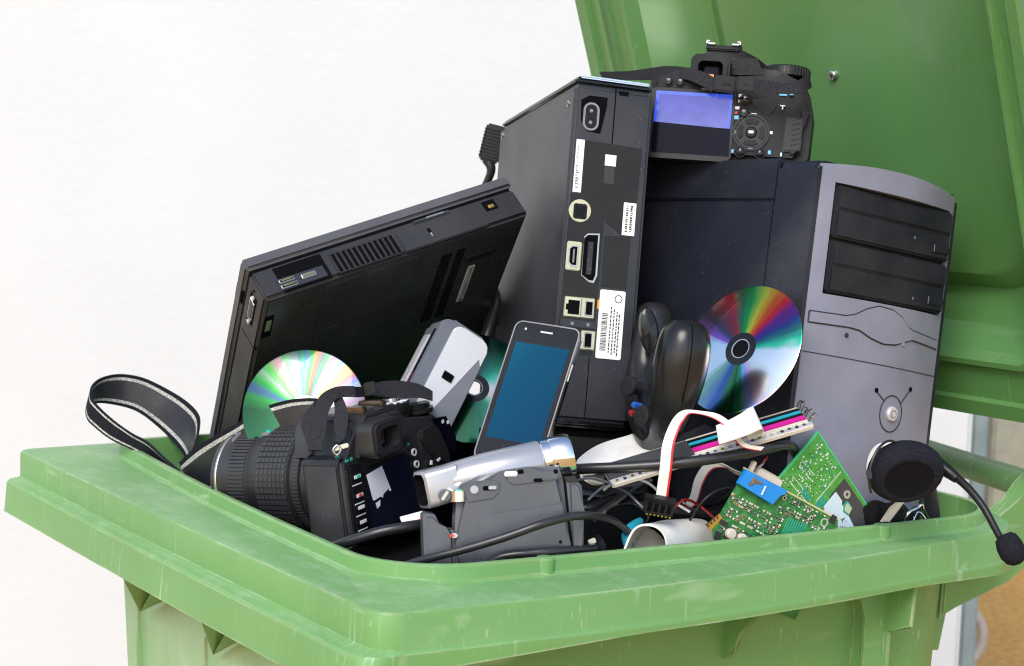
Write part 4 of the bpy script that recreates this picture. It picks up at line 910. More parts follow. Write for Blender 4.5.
st.ribbon([pq((303, 416), (316, 400), 1.430), pq((301, 424), (314, 414), 1.426), pq((305, 438), (312, 434), 1.420), pq((309, 448), (312, 446), 1.415)], .0016, S1, M['leather'], 6)
st.ribbon([pq((352, 387), (355, 397), 1.44), pq((360, 387), (362, 397), 1.46), pq((366, 386), (368, 396), 1.475)], .0024, S1, M['strapgrey'], 5)
st.ribbon([pq((372, 384), (374, 396), 1.480), pq((386, 381), (388, 397), 1.485), pq((402, 381), (405, 398), 1.49), pq((418, 384), (421, 398), 1.495), pq((432, 391), (432, 401), 1.50)], .003, S1, M['strapgrey'], 6)
q0 = P(370, 388, 1.464); st.box(-.005, .005, -.003, .003, -.006, .005, M['blacksoft'], .001, X=frame(q0, RT+.2*UP, FW, UP))
q0 = P(337, 450, 1.392); st.tube([q0+UP*.004, q0+RT*.003, q0-UP*.004, q0-RT*.003, q0+UP*.004], .0009, M['steel'], 8, 5); st.box(-.006, .007, -.001, .001, -.002, .0015, M['steel'], .0006, X=frame(P(340, 447, 1.395), RT+.3*UP, FW, UP))
Si = S.matrix_world.inverted(); st.v = [Si @ p for p in st.v]; st.build('neck_strap', S)

# ================================================================== CAMCORDER
CX = frame((.118, .0933, .057), (.8936, -.447, .0405), (.4484, .8851, -.1246), (.0199, .1295, .9914))
CC = thing('camcorder', CX, 'silver and grey camcorder with a chrome lens end lying at the front rim', 'camcorder')
b = MB(); b.prism(sm([(-2, -66), (-1.5, -44), (1.5, -6), (4, 2), (18, 8.5), (37, 12.5), (55, 14.3), (79, 13.6), (82, 4), (86.5, -48), (86.5, -66)]), 0, .036, M['gunmetal'], 'xz', .0065, 5); b.build('body', CC)
b = MB(); b.prism(sm([(12, -60), (12.5, -44), (17, -24), (20, -20.5), (27, -18.3), (79, -12.5), (80.5, -14), (84.5, -48), (84.5, -60)]), -.0014, .002, M['gunmetal'], 'xz', .0012, 3); b.build('cassette_door', CC)
b = MB(); b.prism(sm([(84, 3), (92, 2.6), (95.6, -1), (97, -20), (95, -66), (88, -66), (88.2, -48)]), .0015, .034, M['gunmetal'], 'xz', .003, 3); b.build('front_housing', CC)
b = MB(); b.prism(sm([(82, 6), (91, 6.5), (93, 1.5), (84.5, 1.5)]), .003, .03, M['blackgloss'], 'xz', .001); b.build('sensor_window', CC)
b = MB(); b.prism(sm([(37, 7.4), (40, 2.5), (45, .8), (76, 4.2), (78.5, 7.5), (77, 10.8), (60, 11), (45, 9.8)]), -.0012, .002, M['gunmetal'], 'xz', .0009, 3); b.build('control_panel', CC)
b = MB(); b.prism(sm([(5, 1), (14, 5), (30, 6.2), (34, 4), (33, -4), (28, -8.5), (9, -11)]), -.0010, .002, M['gunmetal'], 'xz', .0008, 3); b.build('button_panel', CC)
k = MB(); k.prism([(x+.014, z-.001) for x, z in circ(0, 0, .0031, 16)], -.0026, 0, M['silver'], 'xz', .0006); k.build('button', CC)
k = MB(); k.box(.0205, .0305, -.0019, 0, -.0020, .0014, M['dark'], .0006); k.box(.0245, .0305, -.0028, 0, -.0013, .0014, M['silver'], .0005); k.build('button', CC)
k = MB(); k.box(.0365, .0465, -.0026, 0, .0078, .0118, M['silverlight'], .0008); k.box(.047, .0512, -.0018, 0, .0095, .0128, M['dark'], .0005); k.build('slide_switch', CC)
k = MB(); k.box(.0585, .0655, -.0022, 0, .0030, .0058, M['dark'], .0006); k.box(.064, .0735, -.0019, 0, .0040, .0060, M['gunmetal'], .0006); k.build('slide_switch', CC)
k = MB(); k.cyl((.0755, 0, .0104), .0018, .001, -.0015, M['dark'], n=14); k.cyl((.0776, 0, -.042), .0016, .001, -.0015, M['dark'], n=14); k.build('screw', CC)
# tube
TX = Matrix.Translation((.0, .024, .0045)) @ Matrix.Rotation(R_(-10.5), 4, 'Y')
b = MB(); b.lathe([(-.002, .0125), (.0, .0138), (.030, .0158), (.068, .0162), (.0695, .0156)], M['silver'], 48, TX, 'x'); b.build('tube', CC)
b = MB(); b.lathe([(.069, .015), (.0705, .0168), (.0755, .0168), (.0762, .0160), (.0772, .0168), (.0905, .0170), (.0930, .0162), (.0932, .0145), (.088, .013), (.086, 0)], M['chrome'], 56, TX, 'x'); b.build('lens_ring', CC)
lo = []
for x, hw, hh, zc in ((.004, .0134, .0136, .000), (-.004, .0138, .0138, -.001), (-.022, .0138, .0142, -.0018), (-.0268, .0132, .0140, -.002), (-.0273, .0108, .0118, -.002), (-.020, .0095, .0105, -.002)):
    lo.append([TX @ V((x+(.0 if x > -.01 and hw > .0125 else -.30*(u-hw)*.9), u, w+zc)) for u, w in rrect(-hw, hw, -hh, hh, .005, 5)])
b = MB(); b.loft(lo, [M['silver'], M['silver'], M['silver'], M['silver'], M['dark']], cap1=True)
for i in range(3): b.box(-.019+i*.0035, -.0176+i*.0035, -.008, .004, .0098, .0112, M['silver'], .0004, X=TX)
b.build('viewfinder', CC)
b = MB(); X = Matrix.Translation((-.0075, .009, -.005)); b.lathe([(-.006, 0), (-.006, .0042), (0, .0045)], M['gunmetal'], 20, X); b.box(-.0012, .0012, -.0075, -.005, -.004, .004, M['steel'], .0005, X=X @ Matrix.Rotation(.6, 4, 'Y')); b.build('focus_knob', CC)
b = MB(); X = Matrix.Translation((.0025, .004, -.0055)); b.lathe([(-.0048, 0), (-.0048, .0052), (-.004, .0062), (.004, .0062), (.0048, .0052), (.0048, 0)], M['chrome'], 32, X, 'z'); b.box(-.002, .002, -.0066, -.0058, .0042, .005, M['greenmark'], X=X); b.build('mode_dial', CC)
b = MB(); b.prism(sm([(-24, -66), (-24, -20), (-22, -17.5), (-15, -19), (-12, -26), (-9, -31), (-1, -31), (-1, -66)]), .002, .034, M['gunmetal'], 'xz', .003, 3); b.build('battery', CC)
b = MB(); b.box(-.0045, .001, -.0035, .003, -.036, -.0325, M['steel'], .001); b.box(-.0052, -.002, -.0042, -.0015, -.0355, -.033, M['redmark'], .0006); b.build('record_button', CC)
for z in (-.012, -.018, -.024): 
    pass

# ================================================================== GAME CONTROLLER
def blob(name, verts, edges, mname, parent, lvl=2):
    me = bpy.data.meshes.new(name); me.from_pydata([tuple(v[0]) for v in verts], edges, []); me.materials.append(M[mname])
    o = bpy.data.objects.new(name, me); COL.objects.link(o); o.parent = parent
    m = o.modifiers.new('s', 'SKIN'); m.use_smooth_shade = True
    lay = me.skin_vertices[0].data if me.skin_vertices else None
    if lay is None:
        bm = bmesh.new(); bm.from_mesh(me); bm.verts.layers.skin.verify(); bm.to_mesh(me); bm.free(); lay = me.skin_vertices[0].data
    for i, v in enumerate(verts): lay[i].radius = v[1] if isinstance(v[1], tuple) else (v[1], v[1])
    lay[0].use_root = True
    m2 = o.modifiers.new('b', 'SUBSURF'); m2.levels = m2.render_levels = lvl
    return o
GD = 1.395
GX = frame(P(668, 395, GD), RT, FW, UP)              # x right, y away, z up, as the pad stands
g = GX.inverted()
GC = thing('game_controller', GX, 'black game controller standing on end with a fat rounded grip towards us', 'game controller')
def gp(x, y, d): return g @ P(x, y, d)
blob('shell', [(gp(660, 448, 1.42), .012), (gp(667, 424, 1.408), .0175), (gp(676, 388, 1.39), .0230), (gp(684, 350, 1.385), .0245), (gp(688, 316, 1.387), .0190),
               (gp(650, 434, 1.445), .015), (gp(643, 405, 1.475), .017), (gp(645, 370, 1.50), .018), (gp(653, 328, 1.51), .0205), (gp(655, 300, 1.515), .016)],
     [(0, 1), (1, 2), (2, 3), (3, 4), (0, 5), (5, 6), (6, 7), (7, 8), (8, 9)], 'padshell', GC)
k = MB(); k.tube([gp(692, 325, 1.3625), gp(692, 345, 1.3582), gp(687, 380, 1.3618), gp(680, 412, 1.384)], .0005, M['dark'], 6); k.build('seam', GC)
for x, y, d, r in ((650, 418, 1.415, .0085), (636, 388, 1.455, .0085)):
    k = MB(); X = frame(gp(x, y, d), V((.75, .6, -.2)), V((-.6, .75, .1)), V((0, 0, 1)))
    k.lathe([(.004, .006), (-.006, .005), (-.007, r), (-.010, r), (-.0108, r*.8), (-.0095, 0)], M['rubber'], 28, X, 'x'); k.build('thumb_stick', GC)
for x, y, d, m in ((635, 405, 1.43, 'bluedark'), (640, 419, 1.42, 'orangedark'), (632, 413, 1.445, 'reddark')):
    k = MB(); X = frame(gp(x, y, d), V((.75, .6, -.2)), V((-.6, .75, .1)), V((0, 0, 1))); k.lathe([(.006, .0028), (-.001, .0028), (-.0025, .002), (-.003, 0)], M[m], 20, X, 'x'); k.build('button', GC)
k = MB(); X = frame(gp(649, 330, 1.475), V((.9, .2, .1)), V((0, 1, 0)), V((0, 0, 1))); k.lathe([(-.004, 0), (-.004, .009), (-.002, .0125), (.003, .013)], M['blackgloss'], 32, X, 'y'); 
k.v = [X @ (Matrix.Diagonal((.62, 1, 1.5, 1)) @ (X.inverted() @ p)) for p in k.v]; k.build('trigger', GC)

# ================================================================== LOW PIECES
sl = MB(); sx = frame((.075, .060, -.030), (.985, .17, 0), (-.17, .985, 0), (0, 0, 1))
SL = thing('set_top_box', sx, 'flat black box with ribs and vent slots lying under the camcorder', 'set-top box')
sl.box(0, .30, 0, .22, -.045, 0, M['matte'], .003); sl.build('casing', SL)
sl = MB()
for i in range(15): sl.box(.155, .295, .012+i*.0105, .0185+i*.0105, -.001, .0032, M['matte'], .0008)
sl.build('ribs', SL)
sl = MB()
for i in range(12):
    for j in range(4): sl.box(.02+i*.0075, .0238+i*.0075, .02+j*.016, .030+j*.016, -.001, .0006, M['dark'], .0003)
sl.build('vent', SL)

bx = frame(P(440, 478, 1.615), RT*.96+FW*.28, FW-RT*.28+UP*.35, UP)
BK_ = thing('padded_sleeve', bx, 'matte black padded sleeve wedged upright between the long-lens camera and the smartphone', 'sleeve')
k = MB(); k.prism(rrect(-.075, .085, -.16, .06, .014), -.012, .012, M['matte'], 'xz', .006, 3); k.build('sleeve', BK_)
k = MB(); k.box(-.07, .08, -.0135, -.011, .044, .048, M['rubber'], .0008); k.build('zip', BK_)

k = MB(); cf = C.matrix_world.copy(); k.box(-.03, .10, .012, .25, -.52, -.297, M['matte'], .004, X=cf); k.box(-.026, .096, .0105, .013, -.50, -.302, M['charcoal2'], .001, X=cf)
tag(k.build('black_case'), 'plain black case deep in the heap, carrying the game console', 'case')

def cable(name, pts, r, label, m='cable', grp=None, cat='cable', extra=None):
    k = MB(); k.tube([P(*p) for p in pts], r, M[m], 14, 10)
    if extra: extra(k)
    return tag(k.build(name), label, cat, grp)
GRP = 'loose black cables in the heap'
cable('cable', [(562, 470, 1.40), (580, 469, 1.385), (625, 467, 1.375), (680, 463, 1.37), (730, 456, 1.375), (765, 449, 1.39), (784, 445, 1.41), (794, 450, 1.43), (797, 468, 1.44), (792, 495, 1.45), (785, 520, 1.47)], .0043, 'thick glossy black cable running level from the camcorder lens to the tower', grp=GRP)
cable('cable', [(787, 440, 1.44), (786, 462, 1.44), (780, 490, 1.445), (772, 520, 1.45)], .0036, 'black cable hanging straight down in front of the tower, behind the circuit boards', grp=GRP)
cable('cable', [(404, 566, 1.30), (430, 558, 1.29), (465, 549, 1.285), (505, 537, 1.283), (545, 523, 1.285), (575, 516, 1.30), (600, 517, 1.33), (618, 524, 1.355), (634, 538, 1.385)], .0032, 'black cable arching across the front of the camcorder', grp=GRP)
cable('cable', [(480, 570, 1.30), (500, 557, 1.295), (530, 553, 1.295), (560, 551, 1.30), (590, 549, 1.325), (602, 546, 1.345)], .0034, 'short black cable lying along the rim below the camcorder', grp=GRP)
cable('cable', [(334, 547, 1.345), (350, 541, 1.335), (380, 532, 1.33), (412, 526, 1.335), (432, 524, 1.35)], .0042, 'glossy black cable under the long-lens camera, left of the camcorder', grp=GRP)
cable('cable', [(575, 492, 1.45), (620, 500, 1.43), (660, 506, 1.42), (700, 514, 1.43), (735, 512, 1.45), (770, 496, 1.47)], .0040, 'black cable sagging below the ribbon connector in the dark of the bin', grp=GRP)
cable('cable', [(560, 500, 1.42), (585, 508, 1.40), (610, 498, 1.42), (640, 492, 1.44)], .003, 'thin black cable half hidden right behind the camcorder', grp=GRP)
cable('cable', [(700, 505, 1.46), (720, 500, 1.45), (738, 486, 1.44), (748, 470, 1.44)], .0035, 'black cable curving up behind the blue-ended circuit board', grp=GRP)
cable('cable', [(512, 262, 1.70), (503, 288, 1.70), (494, 312, 1.69), (486, 338, 1.68), (480, 365, 1.68)], .0065, 'thick black filler cable added to hide the gap between laptop and game console', grp=GRP)  # made-up dark filler, covers the bright wall showing between laptop and console
k = MB(); 
for i in range(3): k.tube([P(595+i*1.5, 536, 1.345), P(600+i*1.5, 543, 1.335), P(600+i*1.5, 552, 1.335), P(596+i*1.5, 558, 1.34)], .0016, M['strap'], 8)
k.box(-.003, .003, -.002, .002, -.002, .002, M['steel'], .0006, X=frame(P(592, 541, 1.338), RT+.4*UP, FW, UP)); tag(k.build('cable_tie'), 'small black cable tie round the cable end right of the camcorder', 'cable tie')

k = MB(); X = frame(P(408, 524, 1.39), RT+.25*UP+.2*FW, FW+.5*UP, UP); k.box(-.004, .016, 0, .012, -.0012, .0012, M['paper'], .0004, X=X); k.box(-.0045, .0165, -.0008, .0006, -.0014, .0014, M['redmark'], X=X)
tag(k.build('card'), 'white card with a red edge under the long-lens camera, left of the camcorder', 'card')

rw = random.Random(21)
for i, (lab, pts, mm_) in enumerate((
    ('thin grey wire looping over the dark strips right of the camcorder', [(588, 500), (606, 486), (626, 492), (644, 508), (662, 514)], 'midgrey'),
    ('thin black wire curling under the thick level cable, left of the ribbon connector', [(596, 524), (612, 508), (634, 504), (648, 516), (640, 528)], 'cable'),
    ('thin pale wire running from the striped board down to the ribbon connector', [(604, 490), (622, 478), (646, 482), (664, 496), (690, 512)], 'paper'),
    ('thin black wire crossing behind the blue-ended circuit board', [(690, 520), (706, 498), (726, 488), (744, 492), (756, 478)], 'cable'),
    ('thin red wire beside the black ribbon connector', [(668, 514), (684, 500), (700, 506), (716, 520)], 'reddark'),
    ('thin grey wire along the foot of the game console', [(560, 486), (590, 478), (622, 486), (652, 480)], 'midgrey'))):
    k = MB(); k.tube([P(x, y, 1.40+.012*math.sin(j*1.7+i)) for j, (x, y) in enumerate(pts)], .0011, M[mm_], 8, 8)
    tag(k.build('thin_wire'), lab, 'wire', 'thin loose wires')

# wide pale sheet of ribbon cable behind the thick cable
RC = [(1., M['ribbon'])]
GR2 = 'ribbon cables in the heap'
k = MB(); k.ribbon([(P(668, 431, 1.46), P(668, 464, 1.40)), (P(650, 430, 1.465), P(652, 466, 1.40)), (P(625, 437, 1.46), P(628, 470, 1.40)), (P(602, 444, 1.45), P(606, 471, 1.405)), (P(586, 453, 1.44), P(592, 474, 1.41)), (P(577, 463, 1.43), P(581, 476, 1.41)), (P(588, 474, 1.425), P(592, 484, 1.41)), (P(604, 476, 1.43), P(604, 484, 1.42))], .0014, RC, M['ribbonback'], 8)
tag(k.build('ribbon_cable'), 'wide pale ribbon cable lying flat left of the game controller', 'ribbon cable', GR2)
RE = [(.86, M['ribbon']), (1., M['red'])]; RB = [M['ribbon'], M['red']]
t = thing('ribbon_cable', Matrix.Translation(P(660, 505, 1.36)), 'narrow red-edged ribbon cable arching up from a black connector', 'ribbon cable', GR2)
ti = t.matrix_world.inverted()
k = MB(); k.ribbon([pq((655, 503), (667, 504), 1.36), pq((657, 488), (669, 489), 1.357), pq((660, 466), (672, 467), 1.352), pq((662, 446), (674, 446), 1.35), pq((668, 428), (679, 430), 1.352), pq((676, 415), (684, 421), 1.36), pq((686, 410), (690, 414), 1.372), pq((702, 411), (703, 415), 1.374), pq((718, 414), (716, 420), 1.372), pq((731, 423), (726, 428), 1.370), pq((739, 436), (733, 438), 1.372), pq((747, 444), (742, 447), 1.368), pq((764, 447), (760, 451), 1.372)], .0011, [(.82, M['ribbon']), (1., M['red'])], RB, 7)
k.v = [ti @ p for p in k.v]; k.build('band', t)
k = MB(); cx = frame(P(659, 507, 1.352), RT-.18*UP, FW+.3*UP, UP); k.box(-.0115, .0115, -.004, .005, -.0055, .0055, M['blacksoft'], .0008, X=cx)
for i in range(4): k.box(-.009+i*.005, -.006+i*.005, -.0046, -.003, -.003, .004, M['dark'], X=cx)
k.box(-.0125, .0125, -.0045, .0055, .0052, .0078, M['black'], .0008, X=cx)
for i in range(7): k.box(-.009+i*.003, -.0076+i*.003, -.001, .001, -.0075, -.005, M['gold'], X=cx)
k.v = [ti @ p for p in k.v]; k.build('connector', t)
k = MB(); k.ribbon([pq((768, 456), (757, 470), 1.43), pq((764, 462), (752, 476), 1.425), pq((742, 476), (735, 470), 1.44), pq((726, 468), (720, 463), 1.45), pq((712, 470), (705, 464), 1.45), pq((703, 484), (695, 478), 1.445), pq((698, 500), (690, 496), 1.44), pq((692, 508), (684, 504), 1.435), pq((684, 505), (682, 499), 1.43)], .0011, [(.15, M['red']), (1., M['ribbon'])], [M['red'], M['ribbon']], 7)
tag(k.build('ribbon_cable'), 'narrow red-edged ribbon cable looping low behind the blue-ended circuit board', 'ribbon cable', GR2)
k = MB(); k.ribbon([(P(716, 426, 1.373), P(719, 444, 1.353)), (P(728, 421, 1.373), P(732, 440, 1.353)), (P(741, 414, 1.375), P(747, 435, 1.355)), (P(750, 408, 1.377), P(759, 430, 1.358)), (P(753, 408, 1.381), P(763, 430, 1.365)), (P(749, 415, 1.385), P(760, 436, 1.373)), (P(740, 421, 1.388), P(749, 440, 1.378))], .0012, RC, M['ribbonback'], 7)
tag(k.build('ribbon_cable'), 'short white ribbon cable folded over on the striped board below the rainbow disc', 'ribbon cable', GR2)
k = MB(); k.ribbon([(P(618, 566, 1.352), P(640, 566, 1.42)), (P(625, 548, 1.350), P(645, 536, 1.42)), (P(633, 531, 1.350), P(656, 523, 1.42)), (P(643, 525, 1.350), P(680, 520, 1.42)), (P(656, 527, 1.350), P(701, 520, 1.42)), (P(664, 535, 1.350), P(711, 527, 1.42)), (P(667, 548, 1.352), P(716, 542, 1.42)), (P(668, 566, 1.356), P(720, 562, 1.42))], .0016, RC, M['ribbonback'], 8)
k.ribbon([(P(628, 545, 1.392), P(624, 568, 1.372)), (P(638, 531, 1.394), P(638, 568, 1.374)), (P(650, 529, 1.394), P(650, 568, 1.374)), (P(660, 536, 1.392), P(660, 568, 1.374)), (P(668, 548, 1.39), P(667, 568, 1.374))], .0012, [(1., M['ribbonback'])], M['ribbonback'], 6)
tag(k.build('ribbon_cable'), 'broad cream ribbon cable arched at the front rim beside the circuit boards', 'ribbon cable', GR2)
k = MB(); k.tube([P(640, 521, 1.40), P(631, 528, 1.385), P(627, 537, 1.375), P(629, 546, 1.37)], [.003, .0042, .0045, .004], M['cyan'], 12, 6); tag(k.build('cable_end'), 'bright cyan cable end tucked against the broad cream ribbon cable', 'cable end')

# striped board
o0, o1 = P(612, 484, 1.365), P(814, 424, 1.392); wv = P(786, 410, 1.415)-o1
sb = frame(o0, o1-o0, wv, UP); ln_ = (o1-o0).length; wd = abs((sb.inverted() @ (o1+wv)).y)
SB = thing('striped_board', sb, 'long thin silver-edged board with cyan and magenta stripes, in front of the tower', 'electronic board')
k = MB(); k.box(0, ln_, 0, wd, -.0045, 0, M['silverlight'], .0006); k.box(.002, ln_-.001, -.0006, .0006, -.0038, -.001, M['ceramic'], X=None)
for i in range(26): k.box(.004+i*ln_/27, .0065+i*ln_/27, .0008, wd*.13, -.0005, .0008, random.choice((M['ceramic'], M['steel'], M['gold'], M['ink'])), .0003)
k.build('base_strip', SB)
for a, c, m in ((.16, .28, 'ceramic'), (.30, .48, 'magenta'), (.50, .60, 'blacksoft'), (.62, .74, 'cyan'), (.76, .86, 'blacksoft'), (.88, .97, 'ceramic')):
    k = MB(); k.box(ln_*.42, ln_*.985, wd*a, wd*c, -.001, .0016 if m != 'ceramic' else .0008, M[m], .0005); k.build('stripe', SB)
k = MB()
for i in range(9):
    q = V((ln_*.985, wd*(.15+.1*i), .001)); k.tube([q, q+V((.002+.002*random.random(), random.uniform(-.003, .003), .003+.002*random.random())), q+V((.004+.003*random.random(), random.uniform(-.006, .006), .002+.005*random.random()))], .0005, M['bronze'] if i % 2 else M['ink'], 6, 4)
k.build('wire_ends', SB)
k = MB(); k.box(.0, ln_*.42, wd*.2, wd*.92, -.001, .0012, M['smoke'], .0005); k.build('dark_cover', SB)
# dark slats lying under it
for i, (a, c, lab) in enumerate((((593, 520, 1.40), (700, 436, 1.47), 'dark strip with a silver edge sloping up to the game controller'), ((640, 468, 1.42), (730, 428, 1.50), 'brownish dark strip lying below the game controller grip'))):
    A, B = P(*a), P(*c); k = MB(); X = frame(A, B-A, FW+.35*UP, UP); L_ = (B-A).length
    k.box(0, L_, 0, .018, -.002, .002, M['smoke'], .0006, X=X); k.box(0, L_, -.0012, .0, -.0018, .0010, M['steel'] if i == 0 else M['bronze'], .0003, X=X)
    tag(k.build('metal_strip'), lab, 'metal strip', 'dark strips in the heap')

# ================================================================== CIRCUIT BOARDS
_pk = frame(V((.3458, .028, .0662))+FW*.008, (.8723, -.182, -.4539), (.1992, .9799, -.0101), (.4466, -.0815, .891))
PB = thing('circuit_board', _pk, 'green circuit board with a bright blue connector at its corner, standing at the front rim', 'circuit board', 'circuit boards in the bin')
k = MB(); k.prism(sm([(-.5, 0), (100, 0), (104, -10), (104, -88), (14, -88), (6, -70), (3, -62), (-3, -52), (-2, -44), (.5, -16)]), 0, .0016, M['pcb1'], 'xz'); k.box(-.0006, .101, -.0001, .0017, -.0006, .0007, M['pcbedge']); k.build('board', PB)
k = MB(); k.prism(sm([(-2, -13.5), (-.5, -.8), (41.5, .2), (40, -4.5), (37, -4.8), (36, -8), (34.5, -15.5), (2, -13.8)]), -.006, -.0002, M['bluevga'], 'xz', .0006); k.build('blue_connector', PB)
k = MB()
for (x0, x1, z0, z1) in ((7, 10, -9, -3), (9, 13, -6.5, -4.5), (12, 17, -5.5, -3.8), (5.5, 8, -10.5, -8), (20, 21, -13, -5)): k.box(x0*.001, x1*.001, -.0072, -.0058, z0*.001, z1*.001, M['bronze'] if x0 < 19 else M['mark'], .0003)
k.build('solder_tags', PB)
k = MB(); k.box(.014, .039, .001, .010, -.001, .006, M['ceramic'], .0012); k.box(.0165, .0365, .0025, .0085, .0055, .0072, M['cream'], .001); k.box(.006, .0095, .001, .006, 0, .009, M['ceramic'], .0008); k.build('monitor_connector', PB)
k = MB(); k.prism(sm([(-9, -54), (-3, -41), (1, -43), (-3.4, -56)]), -.0004, .0018, M['gold'], 'xz')
for i in range(4): 
    u = i/4; k.box(-.0082+u*.0055, -.0066+u*.0055, -.0008, 0, -.0545+u*.012, -.0525+u*.012, M['ink'])
k.build('edge_contacts', PB)
k = MB(); rnd = random.Random(3)
taken = []
def free(x, z, w, h):
    for (a, b_, c, d) in taken:
        if abs(x-a) < (w+c)/2+.3 and abs(z-b_) < (h+d)/2+.3: return False
    return True
for x, z, w, h, m in ((66, -27, 22, 20, None), (84, -8, 8, 8, None), (20, -8, 44, 20, None), (44, -8, 10, 8, None)): taken.append((x, z, w, h))
n = 0
cl = [(cx_, cz_) for cx_ in range(-1, 104, 13) for cz_ in range(-84, -2, 11)]
for cx_, cz_ in cl:
    hz = rnd.random() < .5; sx_, sz_ = (2.9, 1.75) if hz else (1.75, 2.9)
    kind = rnd.choices(('r', 'c', 'm', 'chip'), (4, 4, 4, 2))[0]
    if kind == 'chip':
        w, h = rnd.choice(((6, 5), (5, 7), (7, 4)))
        if free(cx_+5, cz_+5, w+2, h+2):
            taken.append((cx_+5, cz_+5, w+1, h+1)); k.box((cx_+5-w/2)*.001, (cx_+5+w/2)*.001, -.0016, .0002, (cz_+5-h/2)*.001, (cz_+5+h/2)*.001, M['chip'], .0003)
            for q in range(int(w/1.1)):
                for zz_ in (cz_+5-h/2-.6, cz_+5+h/2+.1): k.box((cx_+5-w/2+.3+q*1.1)*.001, (cx_+5-w/2+.75+q*1.1)*.001, -.0005, .0002, zz_*.001, (zz_+.5)*.001, M['solder'])
    nx_, nz_ = int(12.5/sx_), int(10.5/sz_)
    for a_ in range(nx_):
        for b__ in range(nz_):
            if rnd.random() < .22: continue
            x, z = cx_+.8+a_*sx_+rnd.uniform(-.15, .15), cz_+.8+b__*sz_+rnd.uniform(-.12, .12); w, h = (2.0, 1.05) if hz else (1.05, 2.0)
            if x > 99 or z > -2.5 or x < 1.5+(z+44)*-.12 or not free(x, z, w, h): continue
            taken.append((x, z, w, h))
            mt = M[rnd.choices({'r': ('chip', 'smoke', 'ceramic'), 'c': ('ceramic', 'bronze', 'chip'), 'm': ('chip', 'ceramic', 'gold', 'bronze', 'mark')}[kind] if kind != 'chip' else ('chip', 'bronze', 'ceramic'))[0]]
            k.box((x-w/2)*.001, (x+w/2)*.001, -.0006, .0002, (z-h/2)*.001, (z+h/2)*.001, M['solder'])
            if hz: k.box((x-w/2+.4)*.001, (x+w/2-.4)*.001, -.0010, .0002, (z-h/2-.05)*.001, (z+h/2+.05)*.001, mt)
            else: k.box((x-w/2-.05)*.001, (x+w/2+.05)*.001, -.0010, .0002, (z-h/2+.4)*.001, (z+h/2-.4)*.001, mt)
for i in range(9): k.box(.0565+i*.0022, .0575+i*.0022, -.0004, .0002, -.036+i*.0006, -.018+i*.0004, M['tealtrace'])
k.build('components', PB)
k = MB()
for x, z in ((12, -51), (23, -50.5), (11, -62)): k.cyl((x*.001, 0, z*.001), .0042, .0, -.0062, M['ceramic'], n=20, b=.0006); k.ring(circ(x*.001, z*.001, .0045, 20), circ(x*.001, z*.001, .0040, 20), -.0018, -.0008, M['ink'])
k.build('capacitors', PB)
k = MB(); k.ring(circ(.089, -.0075, .0036, 24), circ(.089, -.0075, .0024, 24), -.0003, .0002, M['solder'])
for x, z in ((71, -4), (45, -5.5), (76, -9), (96, -20)): k.ring(circ(x*.001, z*.001, .0019, 18), circ(x*.001, z*.001, .001, 18), -.0004, .0002, M['solder']); k.cyl((x*.001, 0, z*.001), .001, .0002, -.0002, M['dark'], n=12)
k.build('solder_rings', PB)

_pk2 = frame(V((.4326, .0379, .0888))+FW*.004, (.6414, -.0824, -.7628), (.043, .9965, -.0714), (.766, .013, .6427))
PC = thing('circuit_board', _pk2, 'bright green bare circuit board standing corner up in front of the tower', 'circuit board', 'circuit boards in the bin')
k = MB(); k.box(0, .118, 0, .0016, -.082, 0, M['pcb2']); k.build('board', PC)
k = MB(); k.box(-.0004, .118, -.0003, .0019, -.0011, .0004, M['greenedge']); k.box(-.0004, .0010, -.0003, .0019, -.082, -.001, M['greenedge']); k.build('board_edge', PC)
k = MB(); rnd = random.Random(11)
for _ in range(150):
    x, z = rnd.uniform(4, 40), rnd.uniform(-60, -4); r = rnd.choice((.35, .45, .5, .7, .9 if z > -25 else .5)); k.cyl((x*.001, 0, z*.001), r*.001, .0002, -.0004, M['mark'] if r > .4 else M['dark'], n=8, b=.0001)
for j in range(5):
    for i in range(9+j):
        if rnd.random() < .8: plate(k, 6+i*2.1+j, 7.3+i*2.1+j, -28-j*5.2+i*.2, -27.1-j*5.2+i*.2, M['mark'], 0, .0002)
for i in range(26): plate(k, 41.5, 42.3, -38+i*1.35, -37.2+i*1.35, M['mark'], 0, .0003); plate(k, 52, 52.8, -22+i*.75, -21.6+i*.75, M['trace'], 0, .0003)
k.build('solder_points', PC)
k = MB()
for x0, x1, z0, z1, m in ((43, 50, -46, -30, 'tealtrace'), (34, 48, -26, -24.6, 'tealtrace'), (24, 37, -45, -40, 'tealtrace'), (42.5, 43.1, -46, -3, 'trace'), (27, 58, -37, -36.4, 'trace'), (57, 57.6, -30, -2, 'trace'), (30, 41, -12, -11.2, 'tealtrace'), (12, 13, -34, -8, 'tealtrace'), (47, 56, -40, -39.2, 'mark'), (24, 24.6, -60, -42, 'mark')): plate(k, x0, x1, z0, z1, M[m], 0, .00025)
k.build('traces', PC)
k = MB(); k.prism(sm([(49, -4.5), (118, -4.5), (118, -30), (66, -30), (49, -25)]), -.0012, -.0001, M['smoke'], 'xz'); k.ring(circ(.0601, -.0114, .0036, 24), circ(.0601, -.0114, .0017, 24), -.0020, -.001, M['solder']); k.build('dark_patch', PC)
